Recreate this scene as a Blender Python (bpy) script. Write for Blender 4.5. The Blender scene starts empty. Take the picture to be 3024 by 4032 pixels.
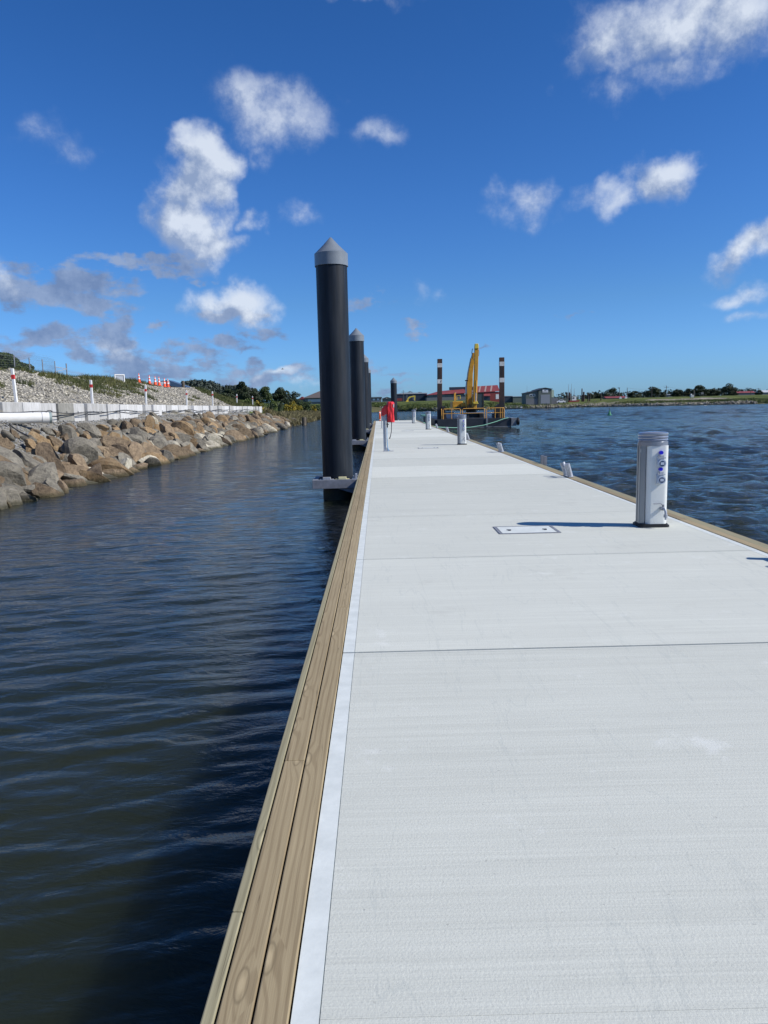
import bpy, math, random
import numpy as np
from mathutils import Vector, Matrix, noise as mnoise
PI = math.pi; R = math.radians
S = bpy.context.scene; COL = S.collection
rnd = random.Random(7)

# ------------------------------------------------------------------ camera, sky, sun, exposure
F = 2950.0; CX, CY = 1512.0, 2016.0
EYE = Vector((0, 0, 2.02))
cam = bpy.data.cameras.new('camera'); cam.sensor_fit = 'VERTICAL'; cam.sensor_height = 36; cam.sensor_width = 27
cam.lens = F / 4032 * 36; cam.clip_start = 0.05; cam.clip_end = 20000
co = bpy.data.objects.new('camera', cam); COL.objects.link(co); S.camera = co
ROT = (Matrix.Rotation(R(-0.2607), 3, 'Z') @ Matrix.Rotation(R(90 - 8.0346), 3, 'X') @ Matrix.Rotation(R(-1.3), 3, 'Z'))
co.matrix_world = Matrix.Translation(EYE) @ ROT.to_4x4()
def ray(px, py): return ROT @ Vector(((px - CX) / F, -(py - CY) / F, -1))
def at(px, py, Y):                      # the real-world point at distance Y seen at a measured place
    d = ray(px, py); return EYE + d * (Y / d.y)
def gnd(px, py, z=0.0):
    d = ray(px, py); return EYE + d * ((z - EYE.z) / d.z)

S.view_settings.view_transform = 'Standard'; S.view_settings.look = 'None'
S.view_settings.gamma = 1; S.view_settings.exposure = 0.32
SUN_EL, SUN_AZ = R(38), R(104.4)
sl = bpy.data.lights.new('sun', 'SUN'); sl.energy = 4.2; sl.angle = R(0.5); sl.color = (1, 0.955, 0.88)
so = bpy.data.objects.new('sun', sl); COL.objects.link(so)
sdir = Vector((math.sin(SUN_AZ) * math.cos(SUN_EL), math.cos(SUN_AZ) * math.cos(SUN_EL), math.sin(SUN_EL)))
so.rotation_euler = sdir.to_track_quat('Z', 'Y').to_euler()

class NT:
    def __init__(s, nt): s.nt = nt; s.n = nt.nodes; s.l = nt.links
    def new(s, t, **k):
        n = s.n.new(t)
        for a, b in k.items(): setattr(n, a, b)
        return n
    def inp(s, n, i, v):
        if isinstance(v, bpy.types.NodeSocket): s.l.new(v, n.inputs[i])
        elif v is not None: n.inputs[i].default_value = v
    def math(s, op, a, b=None, c=None, clamp=False):
        n = s.new('ShaderNodeMath', operation=op, use_clamp=clamp)
        s.inp(n, 0, a); s.inp(n, 1, b); s.inp(n, 2, c); return n.outputs[0]
    def vmath(s, op, a, b=None):
        n = s.new('ShaderNodeVectorMath', operation=op); s.inp(n, 0, a); s.inp(n, 1, b)
        return n.outputs[1] if op in ('LENGTH', 'DOT_PRODUCT') else n.outputs[0]
    def noise(s, vec, scale, detail=3, rough=0.55, dist=0.0, dims='3D'):
        n = s.new('ShaderNodeTexNoise', noise_dimensions=dims)
        s.inp(n, 'Vector', vec); n.inputs['Scale'].default_value = scale; n.inputs['Detail'].default_value = detail
        n.inputs['Roughness'].default_value = rough; n.inputs['Distortion'].default_value = dist
        return n.outputs[0]
    def mapr(s, v, a, b, c=0.0, d=1.0, smooth=False):
        n = s.new('ShaderNodeMapRange', interpolation_type='SMOOTHSTEP' if smooth else 'LINEAR')
        s.inp(n, 0, v); s.inp(n, 1, a); s.inp(n, 2, b); s.inp(n, 3, c); s.inp(n, 4, d); return n.outputs[0]
    def mix(s, f, a, b, blend='MIX'):
        n = s.new('ShaderNodeMix', data_type='RGBA', blend_type=blend)
        s.inp(n, 0, f); s.inp(n, 6, a); s.inp(n, 7, b); return n.outputs[2]
    def mapping(s, v, loc=(0, 0, 0), rot=(0, 0, 0), sc=(1, 1, 1), vt='POINT'):
        n = s.new('ShaderNodeMapping', vector_type=vt); s.inp(n, 0, v)
        n.inputs[1].default_value = loc; n.inputs[2].default_value = rot; n.inputs[3].default_value = sc
        return n.outputs[0]
def c4(c): return (c[0], c[1], c[2], 1) if not isinstance(c, bpy.types.NodeSocket) else c

world = bpy.data.worlds.new('World'); S.world = world; world.use_nodes = True
W = NT(world.node_tree); bg = W.n['Background']
sky = W.new('ShaderNodeTexSky', sky_type='NISHITA'); sky.sun_disc = False
sky.sun_elevation = SUN_EL; sky.sun_rotation = SUN_AZ; sky.air_density = 1.0; sky.dust_density = 0.35; sky.ozone_density = 3.0
hs = W.new('ShaderNodeHueSaturation'); hs.inputs['Saturation'].default_value = 1.22; hs.inputs['Value'].default_value = 1.0
W.l.new(sky.outputs[0], hs.inputs['Color'])
tc = W.new('ShaderNodeTexCoord'); vec = tc.outputs['Generated']
sep = W.new('ShaderNodeSeparateXYZ'); W.l.new(vec, sep.inputs[0])
az = W.math('ARCTAN2', sep.outputs[0], sep.outputs[1])
el = W.math('ARCSINE', sep.outputs[2])
cmb = W.new('ShaderNodeCombineXYZ'); W.l.new(az, cmb.inputs[0]); W.l.new(el, cmb.inputs[1])
wn = W.new('ShaderNodeTexNoise'); W.l.new(vec, wn.inputs['Vector']); wn.inputs['Scale'].default_value = 16; wn.inputs['Detail'].default_value = 5
wn2 = W.new('ShaderNodeTexNoise'); W.l.new(vec, wn2.inputs['Vector']); wn2.inputs['Scale'].default_value = 5; wn2.inputs['Detail'].default_value = 2
w1 = W.new('ShaderNodeVectorMath', operation='MULTIPLY_ADD'); W.l.new(wn.outputs['Color'], w1.inputs[0]); w1.inputs[1].default_value = (.10, .08, 0); w1.inputs[2].default_value = (-.05, -.04, 0)
w2 = W.new('ShaderNodeVectorMath', operation='ADD'); W.l.new(cmb.outputs[0], w2.inputs[0]); W.l.new(w1.outputs[0], w2.inputs[1])
AE = w2.outputs[0]
def azel(dx, dy):
    d = ray(dx * 1.8228, dy * 1.8228).normalized(); return math.atan2(d.x, d.y), math.asin(d.z)
def layer(items, AE=AE):                       # banks of cloud at real directions: (x, y, half width, half height, tilt, density)
    tot = None
    for (x, y, rx, ry, rot, op) in items:
        a, e = azel(x, y); k = 1.8228 / F * math.cos(e) if False else 1.8228 / F
        kx = k * math.cos(e) ** 0 * (1 / (1 + ((x - 829) * 1.8228 / F) ** 2)); ky = k / (1 + ((y - 1106) * 1.8228 / F) ** 2)
        m = W.mapping(AE, (a, e, 0), (0, 0, R(rot)), (rx * kx * 1.48, ry * ky * 1.48, 1), 'TEXTURE')
        ln = W.vmath('LENGTH', m)
        f = W.mapr(ln, 1.0, 0.0, 0.0, op)
        tot = f if tot is None else W.math('SMOOTH_MAX', tot, f, 0.12)
    return tot
WL = [(440, 355, 60, 56, 0, 1.9), (412, 415, 64, 68, 0, 2.0), (425, 495, 74, 74, 0, 2.0), (462, 540, 62, 42, 0, 1.6), (382, 470, 34, 50, 0, 1.4),
  (595, 245, 125, 72, 0, .9), (545, 310, 60, 50, 0, .6), (655, 270, 60, 50, 0, .6), (1490, 35, 240, 85, 0, 1.35), (1310, 90, 95, 55, 35, 1.0), (1610, 40, 130, 95, 0, 1.3),
  (1440, 140, 80, 50, 0, .7), (1345, 190, 60, 55, 0, .55), (1205, 212, 25, 18, 0, .4), (1130, 432, 66, 44, 0, .8), (1440, 390, 56, 50, 20, 1.5), (1330, 425, 100, 32, 12, .9),
  (1630, 530, 88, 44, 25, 1.5), (1610, 640, 95, 24, 8, .75), (1605, 697, 60, 18, 5, .6), (505, 655, 85, 42, 0, 1.6), (818, 285, 50, 30, 0, .5),
  (645, 475, 50, 32, 0, .62), (550, 488, 28, 24, 0, .65), (160, 330, 62, 42, 0, .46), (80, 290, 58, 50, 0, .44), (905, 632, 34, 30, 30, .55),
  (960, 640, 40, 38, 0, .42), (10, 600, 45, 45, 0, .9), (250, 745, 75, 28, 0, .7), (800, 5, 110, 18, 0, .42),
  (600, 812, 80, 12, 0, .8), (660, 838, 50, 10, 0, .6)]
white = layer(WL); AEs = W.vmath('ADD', AE, (.016, .020, 0)); whiteS = layer([WL[i] for i in (0, 1, 2, 3, 8, 9, 10, 15, 17, 20)], AEs)
grey = layer([(120, 625, 170, 42, -6, 1.0), (25, 645, 70, 34, 0, 1.0), (285, 576, 120, 17, 3, .85), (205, 667, 70, 18, -10, .8), (395, 577, 80, 24, 0, .85),
  (95, 735, 120, 32, 3, 1.0), (250, 728, 60, 34, 0, .9), (310, 775, 170, 34, 0, 1.0), (180, 770, 60, 30, 0, .8), (395, 768, 60, 28, 0, .8), (500, 738, 62, 16, -4, .85), (575, 703, 78, 17, 0, .85),
  (355, 708, 36, 11, 0, .7), (895, 713, 46, 15, 4, .8), (850, 800, 60, 9, 0, .7), (1262, 677, 42, 12, 0, .55),
  (1058, 757, 22, 6, 0, .6), (900, 818, 60, 8, 0, .5), (800, 652, 62, 26, 0, .68), (500, 685, 110, 16, 0, .8), (560, 825, 200, 22, 0, .8), (300, 812, 320, 16, 0, .7), 
  (555, 785, 22, 20, 45, .8), (650, 805, 60, 14, 0, .6), (830, 845, 80, 24, 0, .5), (360, 745, 40, 12, 0, .7), (740, 850, 60, 24, 0, .5)])
n1 = W.noise(vec, 17, 10, .64); n0 = W.noise(vec, 6, 3, .5)
nz = W.math('ADD', W.math('MULTIPLY', W.math('SUBTRACT', n1, .5), 1.4), W.math('MULTIPLY', W.math('SUBTRACT', n0, .5), .35))
def dens(l, lo, hi): return W.mapr(W.math('ADD', l, W.math('MULTIPLY', nz, W.mapr(l, 0, .35, 0, 1))), lo, hi, 0, 1, True)
dW = dens(white, .12, 1.22); nG = W.math('MULTIPLY', W.math('SUBTRACT', W.noise(W.mapping(vec, sc=(1, 1, 2.4)), 24, 7, .62), .5), 2.3)
dG = W.mapr(W.math('ADD', grey, W.math('MULTIPLY', nG, W.mapr(grey, 0, .35, 0, 1))), .2, .75, 0, 1, True)
offv = W.vmath('ADD', vec, (0.014, 0.0, 0.016))
n1o = W.noise(offv, 17, 10, .64)
shade = W.math('ADD', W.math('MULTIPLY', W.math('SUBTRACT', n1, n1o), 3.4), W.math('MULTIPLY_ADD', W.noise(vec, 9, 4, .6), .7, .22))
shadeW = W.math('ADD', shade, W.math('MULTIPLY_ADD', W.math('SUBTRACT', white, whiteS), .75, -.12))
tint = W.mix(W.mapr(el, 0.0, .13), (.44, .84, 1.72, 1), (.53, .83, 1.28, 1)); tint = W.mix(W.mapr(el, .25, .6), tint, (.45, .76, 1.12, 1))
skyc = W.vmath('MULTIPLY', hs.outputs[0], tint)
wc = W.mix(W.math('MULTIPLY', shadeW, 1.0, clamp=True), (3.0, 3.9, 5.8, 1), (7.6, 8.3, 9.4, 1))
gc = W.mix(W.math('MULTIPLY', shade, 1.0, clamp=True), (1.75, 2.6, 4.6, 1), (3.1, 4.1, 6.2, 1))
o1 = W.mix(W.math('MULTIPLY', dG, .92), skyc, gc)
o2 = W.mix(W.math('MULTIPLY', dW, .90), o1, wc)
W.l.new(o2, bg.inputs[0]); bg.inputs[1].default_value = 0.078

# ------------------------------------------------------------------ materials
def mat(name, col, rough=.6, metal=0., bump=None, spec=.5, coat=0., sss=None):
    """col: colour or fn(NT, position socket)->colour socket; bump: fn(NT, pos)->(height, strength, distance)"""
    m = bpy.data.materials.new(name); m.use_nodes = True
    t = NT(m.node_tree); p = t.n['Principled BSDF']
    tcn = t.new('ShaderNodeTexCoord'); pos = tcn.outputs['Object']
    geo = t.new('ShaderNodeNewGeometry'); t.world = geo.outputs['Position']; t.tc = tcn; t.geo = geo
    oi = t.new('ShaderNodeObjectInfo'); t.rand = oi.outputs['Random']
    c = col(t, pos) if callable(col) else c4(col)
    t.inp(p, 'Base Color', c)
    r = rough(t, pos) if callable(rough) else rough
    t.inp(p, 'Roughness', r); p.inputs['Metallic'].default_value = metal
    p.inputs['Specular IOR Level'].default_value = spec; p.inputs['Coat Weight'].default_value = coat
    if bump:
        h, s_, d = bump(t, pos); b = t.new('ShaderNodeBump'); t.inp(b, 'Height', h)
        b.inputs['Strength'].default_value = s_; b.inputs['Distance'].default_value = d; t.l.new(b.outputs[0], p.inputs['Normal'])
    return m
def blotch(c1, c2, scale=3, det=5, lo=.35, hi=.65, sc=(1, 1, 1), use='obj'):
    def f(t, pos):
        v = t.world if use == 'world' else pos
        n = t.noise(t.mapping(v, sc=sc), scale, det, .6)
        return t.mix(t.mapr(n, lo, hi, 0, 1), c4(c1), c4(c2))
    return f
def nb(scale, strength=.3, dist=.01, det=4, sc=(1, 1, 1)):
    return lambda t, pos: (t.noise(t.mapping(pos, sc=sc), scale, det, .6), strength, dist)

def concrete_col(t, pos):
    w = t.world
    n = t.noise(t.mapping(w, sc=(1.3, 70, 1)), 1.0, 5, .65)
    n2 = t.noise(t.mapping(w, sc=(.35, 16, 1)), 1.0, 3, .6)
    g = t.noise(w, 170, 2, .5); big = t.noise(t.mapping(w, sc=(.6, 1.2, 1)), 1.1, 4, .6)
    v = t.math('ADD', t.math('MULTIPLY', t.math('SUBTRACT', n, .5), .62), t.math('MULTIPLY', t.math('SUBTRACT', n2, .5), .34))
    v = t.math('ADD', v, t.math('MULTIPLY', t.math('SUBTRACT', g, .5), .35))
    v = t.math('ADD', v, t.math('MULTIPLY', t.math('SUBTRACT', big, .5), .30))
    v = t.math('ADD', v, t.math('MULTIPLY', t.math('SUBTRACT', t.rand, .5), .42))
    v = t.math('ADD', v, .5)
    c = t.mix(v, (.450, .462, .412, 1), (.722, .740, .665, 1))
    c = t.mix(t.mapr(t.noise(t.mapping(w, sc=(.8, 1.0, 1)), .9, 3), .5, .7, 0, .3), c, (.55, .565, .51, 1))
    pit = t.noise(w, 55, 2, .5)
    c = t.mix(t.mapr(pit, .72, .76, 0, .4), c, (.22, .22, .21, 1))
    # faint grey scuffs that wander across the slabs
    sc_ = t.noise(t.mapping(w, rot=(0, 0, .55), sc=(2.2, .22, 1)), 1.6, 4, .6, .6)
    c = t.mix(t.mapr(t.math('ABSOLUTE', t.math('SUBTRACT', sc_, .5)), 0, .009, .19, 0), c, (.33, .37, .36, 1))
    sp = t.noise(t.mapping(w, loc=(7, 3, 0)), 2.2, 6, .7)
    c = t.mix(t.mapr(sp, .60, .72, 0, .35), c, (.80, .82, .80, 1))
    c = t.mix(t.mapr(t.noise(t.mapping(w, loc=(1, 9, 0)), 1.4, 6, .75), .60, .74, 0, .30), c, (.36, .36, .32, 1))
    return c
def concrete_bump(t, pos):
    n = t.noise(t.mapping(t.world, sc=(2, 110, 1)), 1.0, 4, .6); g = t.noise(t.world, 120, 3, .6)
    return t.math('ADD', n, t.math('MULTIPLY', g, .7)), .55, .004
M = {}
M['concrete'] = mat('brushed_concrete', concrete_col, .85, bump=concrete_bump, spec=.25)
M['trowel'] = mat('trowelled_concrete', blotch((.57, .605, .58), (.67, .705, .675), 9, 6, use='world'), .7, bump=nb(60, .2, .003), spec=.3)
def wood_col(base1, base2, dark):
    def f(t, pos):
        r = t.rand; off = t.new('ShaderNodeCombineXYZ'); t.inp(off, 0, t.math('MULTIPLY', r, 37.)); t.inp(off, 1, t.math('MULTIPLY', r, 91.)); t.inp(off, 2, t.math('MULTIPLY', r, 13.))
        p = t.vmath('ADD', pos, off.outputs[0])
        # knots stretch the grain round them
        vo = t.new('ShaderNodeTexVoronoi', voronoi_dimensions='2D'); t.l.new(t.mapping(p, sc=(7.5, 2.1, 1)), vo.inputs['Vector']); vo.inputs['Scale'].default_value = 1.0; vo.inputs['Randomness'].default_value = 1
        sk_ = t.new('ShaderNodeSeparateColor'); t.l.new(vo.outputs['Color'], sk_.inputs[0])
        kd = t.math('ADD', vo.outputs['Distance'], t.mapr(sk_.outputs[0], .76, .77, 1, 0))
        warp = t.noise(t.mapping(p, sc=(5, .55, 5)), 1.0, 3, .5)
        sx_ = t.new('ShaderNodeSeparateXYZ'); t.l.new(p, sx_.inputs[0])
        ph = t.math('ADD', t.math('MULTIPLY', warp, 17.), t.math('MULTIPLY', t.mapr(kd, 0, .45, 1, 0, True), 8.))
        ph = t.math('ADD', ph, t.math('MULTIPLY', sx_.outputs[0], 230.))
        ring = t.math('SINE', ph)
        fine = t.noise(t.mapping(p, sc=(160, 3, 160)), 1.0, 3, .6)
        c = t.mix(t.mapr(fine, .3, .7), c4(base1), c4(base2))
        c = t.mix(t.math('MULTIPLY', t.mapr(ring, .0, 1.0, 0, 1, True), .42), c, c4(dark))
        bl = t.noise(t.mapping(p, sc=(4, .8, 4)), 1.0, 3)
        c = t.mix(t.mapr(bl, .4, .7, 0, .3), c, c4([min(1, q * 1.25) for q in base2]))
        c = t.mix(t.mapr(kd, .03, .10, .5, 0, True), c, c4([min(1, q * 1.5) for q in base2]))
        c = t.mix(t.mapr(t.math('ABSOLUTE', t.math('SUBTRACT', kd, .13)), 0, .03, .55, 0, True), c, c4([q * .6 for q in base1]))
        cr = t.noise(t.mapping(p, sc=(34, .85, 1), rot=(0, 0, .02)), 1.0, 1, .4)
        cm = t.mapr(t.math('ABSOLUTE', t.math('SUBTRACT', cr, .5)), 0, .010, 1, 0)
        cz = t.mapr(t.noise(t.mapping(p, loc=(3, 5, 1), sc=(9, 1.6, 1)), 1.0, 2), .52, .6, 0, 1)
        c = t.mix(t.math('MULTIPLY', t.math('MULTIPLY', cm, cz), .75), c, (.05, .035, .02, 1))
        hv = t.new('ShaderNodeHueSaturation'); t.inp(hv, 'Value', t.mapr(t.rand, 0, 1, .86, 1.12)); t.l.new(c, hv.inputs['Color'])
        return hv.outputs[0]
    return f
M['wood'] = mat('pine_timber', wood_col((.275, .215, .125), (.36, .29, .175), (.155, .11, .06)), .75, bump=nb(1, .25, .003, 4, (140, 4, 140)), spec=.25)
M['wood_green'] = mat('treated_timber', wood_col((.245, .22, .135), (.325, .295, .19), (.17, .15, .09)), .78, bump=nb(1, .25, .003, 4, (140, 4, 140)), spec=.25)
M['float'] = mat('float_concrete', (.12, .12, .12), .8)
def sleeve_col(t, pos):
    n = t.noise(t.mapping(pos, sc=(4, 4, .3)), 3, 6, .6); c = t.mix(t.mapr(n, .35, .65), (.006, .009, .014, 1), (.014, .019, .027, 1))
    s1 = t.noise(t.mapping(pos, sc=(26, 26, .35)), 1.6, 3, .6); g = t.noise(t.mapping(pos, loc=(4, 1, 2), sc=(1.5, 1.5, .8)), 1.5, 2)
    c = t.mix(t.math('MULTIPLY', t.mapr(s1, .63, .70, 0, .5), t.mapr(g, .45, .6)), c, (.06, .066, .075, 1))
    s_ = t.new('ShaderNodeSeparateXYZ'); t.l.new(t.world, s_.inputs[0])
    salt = t.mapr(t.math('ADD', s_.outputs[2], t.math('MULTIPLY', t.noise(pos, 5, 4), .35)), .35, .75, .55, 0)
    return t.mix(t.math('MULTIPLY', salt, t.mapr(t.noise(t.mapping(pos, sc=(14, 14, 3)), 1, 4), .4, .6)), c, (.055, .058, .05, 1))
M['sleeve'] = mat('black_polyethylene_sleeve', sleeve_col, lambda t, p: t.mapr(t.noise(t.mapping(p, sc=(5, 5, .5)), 3, 4), .3, .7, .42, .6), bump=nb(4, .15, .01), spec=.32)
M['pilecap'] = mat('grey_plastic_cap', blotch((.17, .195, .22), (.20, .225, .25), 5), .38)
M['galv'] = mat('galvanised_steel', blotch((.36, .38, .41), (.52, .54, .57), 14, 4), .48, .35, bump=nb(25, .1, .003))
M['galv_dull'] = mat('weathered_galvanised_steel', blotch((.20, .21, .235), (.27, .28, .31), 8, 4), .6, .2)
M['pad'] = mat('white_wear_pad', (.75, .75, .72), .5)
M['pad_y'] = mat('cream_wear_pad', (.72, .66, .38), .5)
M['white'] = mat('white_enamel', blotch((.70, .72, .69), (.74, .76, .73), 3), .32, coat=.3)
M['alu'] = mat('anodised_aluminium', (.24, .27, .31), .3, .7)
M['caplight'] = mat('grey_ribbed_plastic', (.27, .29, .33), .2, .3, coat=.6)
M['black'] = mat('black_rubber', (.012, .013, .016), .55)
M['blue'] = mat('blue_plastic', (.012, .01, .62), .35)
M['socket'] = mat('light_grey_plastic', (.50, .56, .64), .3)
M['socket_dk'] = mat('navy_plastic_ring', (.02, .05, .13), .35)
M['red_cloth'] = mat('red_vinyl_cloth', blotch((.60, .018, .022), (.72, .03, .035), 10), .38, bump=nb(9, .8, .03, 3, (1, 1, .5)))
M['blue_hose'] = mat('pale_blue_hose', (.16, .38, .62), .4)
M['orange'] = mat('orange_plastic', (.85, .13, .03), .4)
M['cone'] = mat('fluorescent_orange_plastic', (.90, .10, .025), .45)
M['white_paint'] = mat('white_paint', blotch((.72, .72, .70), (.80, .80, .78), 8), .5)
M['red_tape'] = mat('red_reflective_tape', (.55, .035, .03), .4)
def blk_col(t, pos):
    n = t.noise(t.mapping(t.world, sc=(2, 2, .8)), 2.6, 5, .65); r = t.rand
    st = t.noise(t.mapping(t.world, sc=(6, 6, .7)), 1.5, 4, .6)
    v = t.math('ADD', t.math('MULTIPLY', t.math('SUBTRACT', n, .5), 1.1), t.math('ADD', t.mapr(r, 0, 1, .1, .8), t.math('MULTIPLY', t.math('SUBTRACT', st, .5), .9)), clamp=True)
    return t.mix(v, (.36, .355, .34, 1), (.70, .70, .69, 1))
M['block'] = mat('cast_concrete_block', blk_col, .85, bump=nb(12, .3, .01), spec=.25)
M['block_dk'] = mat('weathered_concrete_block', blotch((.22, .215, .19), (.30, .29, .26), 4, 5), .85, bump=nb(12, .3, .01), spec=.25)
M['pvc'] = mat('white_pvc_pipe', blotch((.70, .69, .65), (.78, .77, .73), 6, 3, sc=(.3, 1, 1)), .35)
M['pvc_cap'] = mat('pale_green_plastic_cap', (.26, .32, .31), .4)
def rock_mat(name, a, b, c):
    def col(t, pos):
        n = t.noise(pos, 2.2, 6, .65); n2 = t.noise(t.mapping(pos, loc=(4, 2, 1)), 5, 5, .6)
        k = t.mix(t.mapr(n, .38, .62), c4(a), c4(b)); k = t.mix(t.mapr(n2, .52, .68, 0, .8), k, c4(c))
        hv = t.new('ShaderNodeHueSaturation'); t.inp(hv, 'Value', t.mapr(t.rand, 0, 1, .80, 1.42)); t.l.new(k, hv.inputs['Color'])
        s_ = t.new('ShaderNodeSeparateXYZ'); t.l.new(t.world, s_.inputs[0])
        wet = t.mapr(t.math('ADD', s_.outputs[2], t.math('MULTIPLY', t.noise(t.world, 3, 3), .12)), .10, .20, 1, 0)
        return t.mix(t.math('MULTIPLY', wet, .75), hv.outputs[0], (.045, .042, .02, 1))
    def bm_(t, pos):
        h = t.math('ADD', t.noise(pos, 3, 8, .65), t.math('MULTIPLY', t.noise(pos, 16, 5, .7), .25)); return h, .9, .10
    return mat(name, col, .85, bump=bm_, spec=.25)
M['rock_grey'] = rock_mat('grey_rock', (.135, .124, .10), (.21, .19, .15), (.09, .082, .07))
M['rock_brown'] = rock_mat('brown_rock', (.155, .115, .075), (.24, .18, .115), (.095, .07, .05))
M['rock_ochre'] = rock_mat('ochre_rock', (.235, .155, .08), (.30, .22, .13), (.125, .09, .055))
M['rock_pale'] = rock_mat('pale_limestone', (.38, .35, .27), (.50, .46, .37), (.24, .20, .14))
def stone_col(t, pos):
    n = t.noise(t.world, 9, 1, .5); n2 = t.noise(t.world, 1.3, 3)
    return t.mix(t.mapr(t.math('ADD', n, t.math('MULTIPLY', n2, .35)), .48, .86), (.15, .14, .12, 1), (.58, .54, .45, 1))
M['stones'] = mat('limestone_chips', stone_col, .9, spec=.2)
M['chips'] = mat('grey_road_metal', blotch((.18, .18, .18), (.34, .34, .33), 12, 1, use='world'), .9, spec=.2)
def leaf_mat(name, a, b, scale=.9, rough=.6):
    def col(t, pos):
        n = t.noise(t.world, scale, 3, .6); n2 = t.noise(t.world, scale * 9, 1)
        return t.mix(t.math('ADD', t.mapr(n, .35, .65), t.math('MULTIPLY', t.math('SUBTRACT', n2, .5), .9), clamp=True), c4(a), c4(b))
    m = mat(name, col, rough, spec=.3)
    return m
M['leaf_dark'] = leaf_mat('dark_evergreen_foliage', (.018, .027, .013), (.050, .070, .030))
M['leaf_mid'] = leaf_mat('green_foliage', (.030, .050, .015), (.075, .105, .030))
M['leaf_far'] = leaf_mat('distant_foliage', (.030, .042, .034), (.060, .078, .058), .3)  # leaf colour lightened to paint in the haze of distance
M['leaf_bare'] = leaf_mat('dry_brown_twigs', (.10, .075, .045), (.17, .13, .08))
M['gorse'] = leaf_mat('gorse_in_flower', (.06, .08, .015), (.42, .30, .03), 1.4)
M['reed'] = leaf_mat('dry_reed', (.09, .08, .035), (.20, .17, .08), .6)
M['flax'] = leaf_mat('flax_leaves', (.03, .045, .02), (.09, .11, .05), 1.5)
M['grass'] = leaf_mat('rank_grass', (.055, .085, .018), (.14, .17, .045), .35)
M['grass_dk'] = leaf_mat('dark_grass', (.04, .058, .014), (.12, .12, .04), .8)
M['bark'] = mat('bark', (.06, .048, .036), .9)
M['yellow'] = mat('worn_yellow_paint', blotch((.55, .27, .025), (.66, .36, .04), 3, 5), .42)
M['yellow_br'] = mat('bright_yellow_paint', (.78, .58, .07), .45)
M['rail'] = mat('rail_yellow_paint', (.78, .40, .07), .45)
M['rust'] = mat('rusty_dark_steel', blotch((.018, .016, .018), (.095, .042, .022), 1.0, 5, .42, .62, sc=(2, 2, .5)), .65)
M['hull'] = mat('black_hull_paint', blotch((.018, .022, .028), (.035, .04, .048), 1.5, 4), .5)
M['hull_grey'] = mat('worn_grey_steel', blotch((.13, .14, .15), (.22, .23, .24), 3, 4), .55)
M['dark'] = mat('dark_machinery', (.014, .014, .016), .5)
M['glass'] = mat('smoky_glass', (.035, .045, .055), .08, spec=.8)
M['rope'] = mat('green_rope', (.22, .50, .36), .7)
M['white_band'] = mat('worn_white_band', blotch((.55, .55, .50), (.74, .74, .70), 3, 5), .6)
M['cable'] = mat('black_cable', (.015, .015, .016), .5)
M['buoy'] = mat('green_buoy_paint', (.015, .20, .085), .45)
M['roof_red'] = mat('red_corrugated_roof', blotch((.20, .040, .040), (.25, .055, .052), .4, 3), .6)
M['wall_red'] = mat('red_wall', (.26, .045, .04), .6)
M['roof_strip'] = mat('translucent_roof_sheet', (.34, .25, .22), .5)
M['navy'] = mat('navy_cladding', (.028, .040, .060), .5)
M['grey_wall'] = mat('grey_cladding', (.16, .165, .17), .6)
M['green_wall'] = mat('olive_grey_cladding', (.12, .14, .115), .6)
M['pale_green'] = mat('pale_cladding', (.42, .50, .38), .6)
M['roller'] = mat('roller_door_grey', (.24, .26, .28), .55)
M['roof_brown'] = mat('brown_tiled_roof', (.115, .095, .085), .7)
M['roof_light'] = mat('light_roof', (.50, .52, .54), .5)
M['roof_dark'] = mat('dark_roof', (.05, .055, .06), .6)
M['wood_old'] = mat('old_timber', blotch((.07, .058, .045), (.14, .12, .09), 3), .85)
M['wood_pole'] = mat('pole_timber', (.11, .10, .09), .85)
M['wire'] = mat('wire', (.10, .11, .12), .5)
M['mesh_wire'] = mat('galvanised_wire', (.22, .24, .25), .6, .3)
M['tarp'] = mat('blue_grey_sheet', (.07, .12, .20), .5)
M['foam'] = mat('bird_feathers', (.5, .5, .5), .8)

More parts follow.
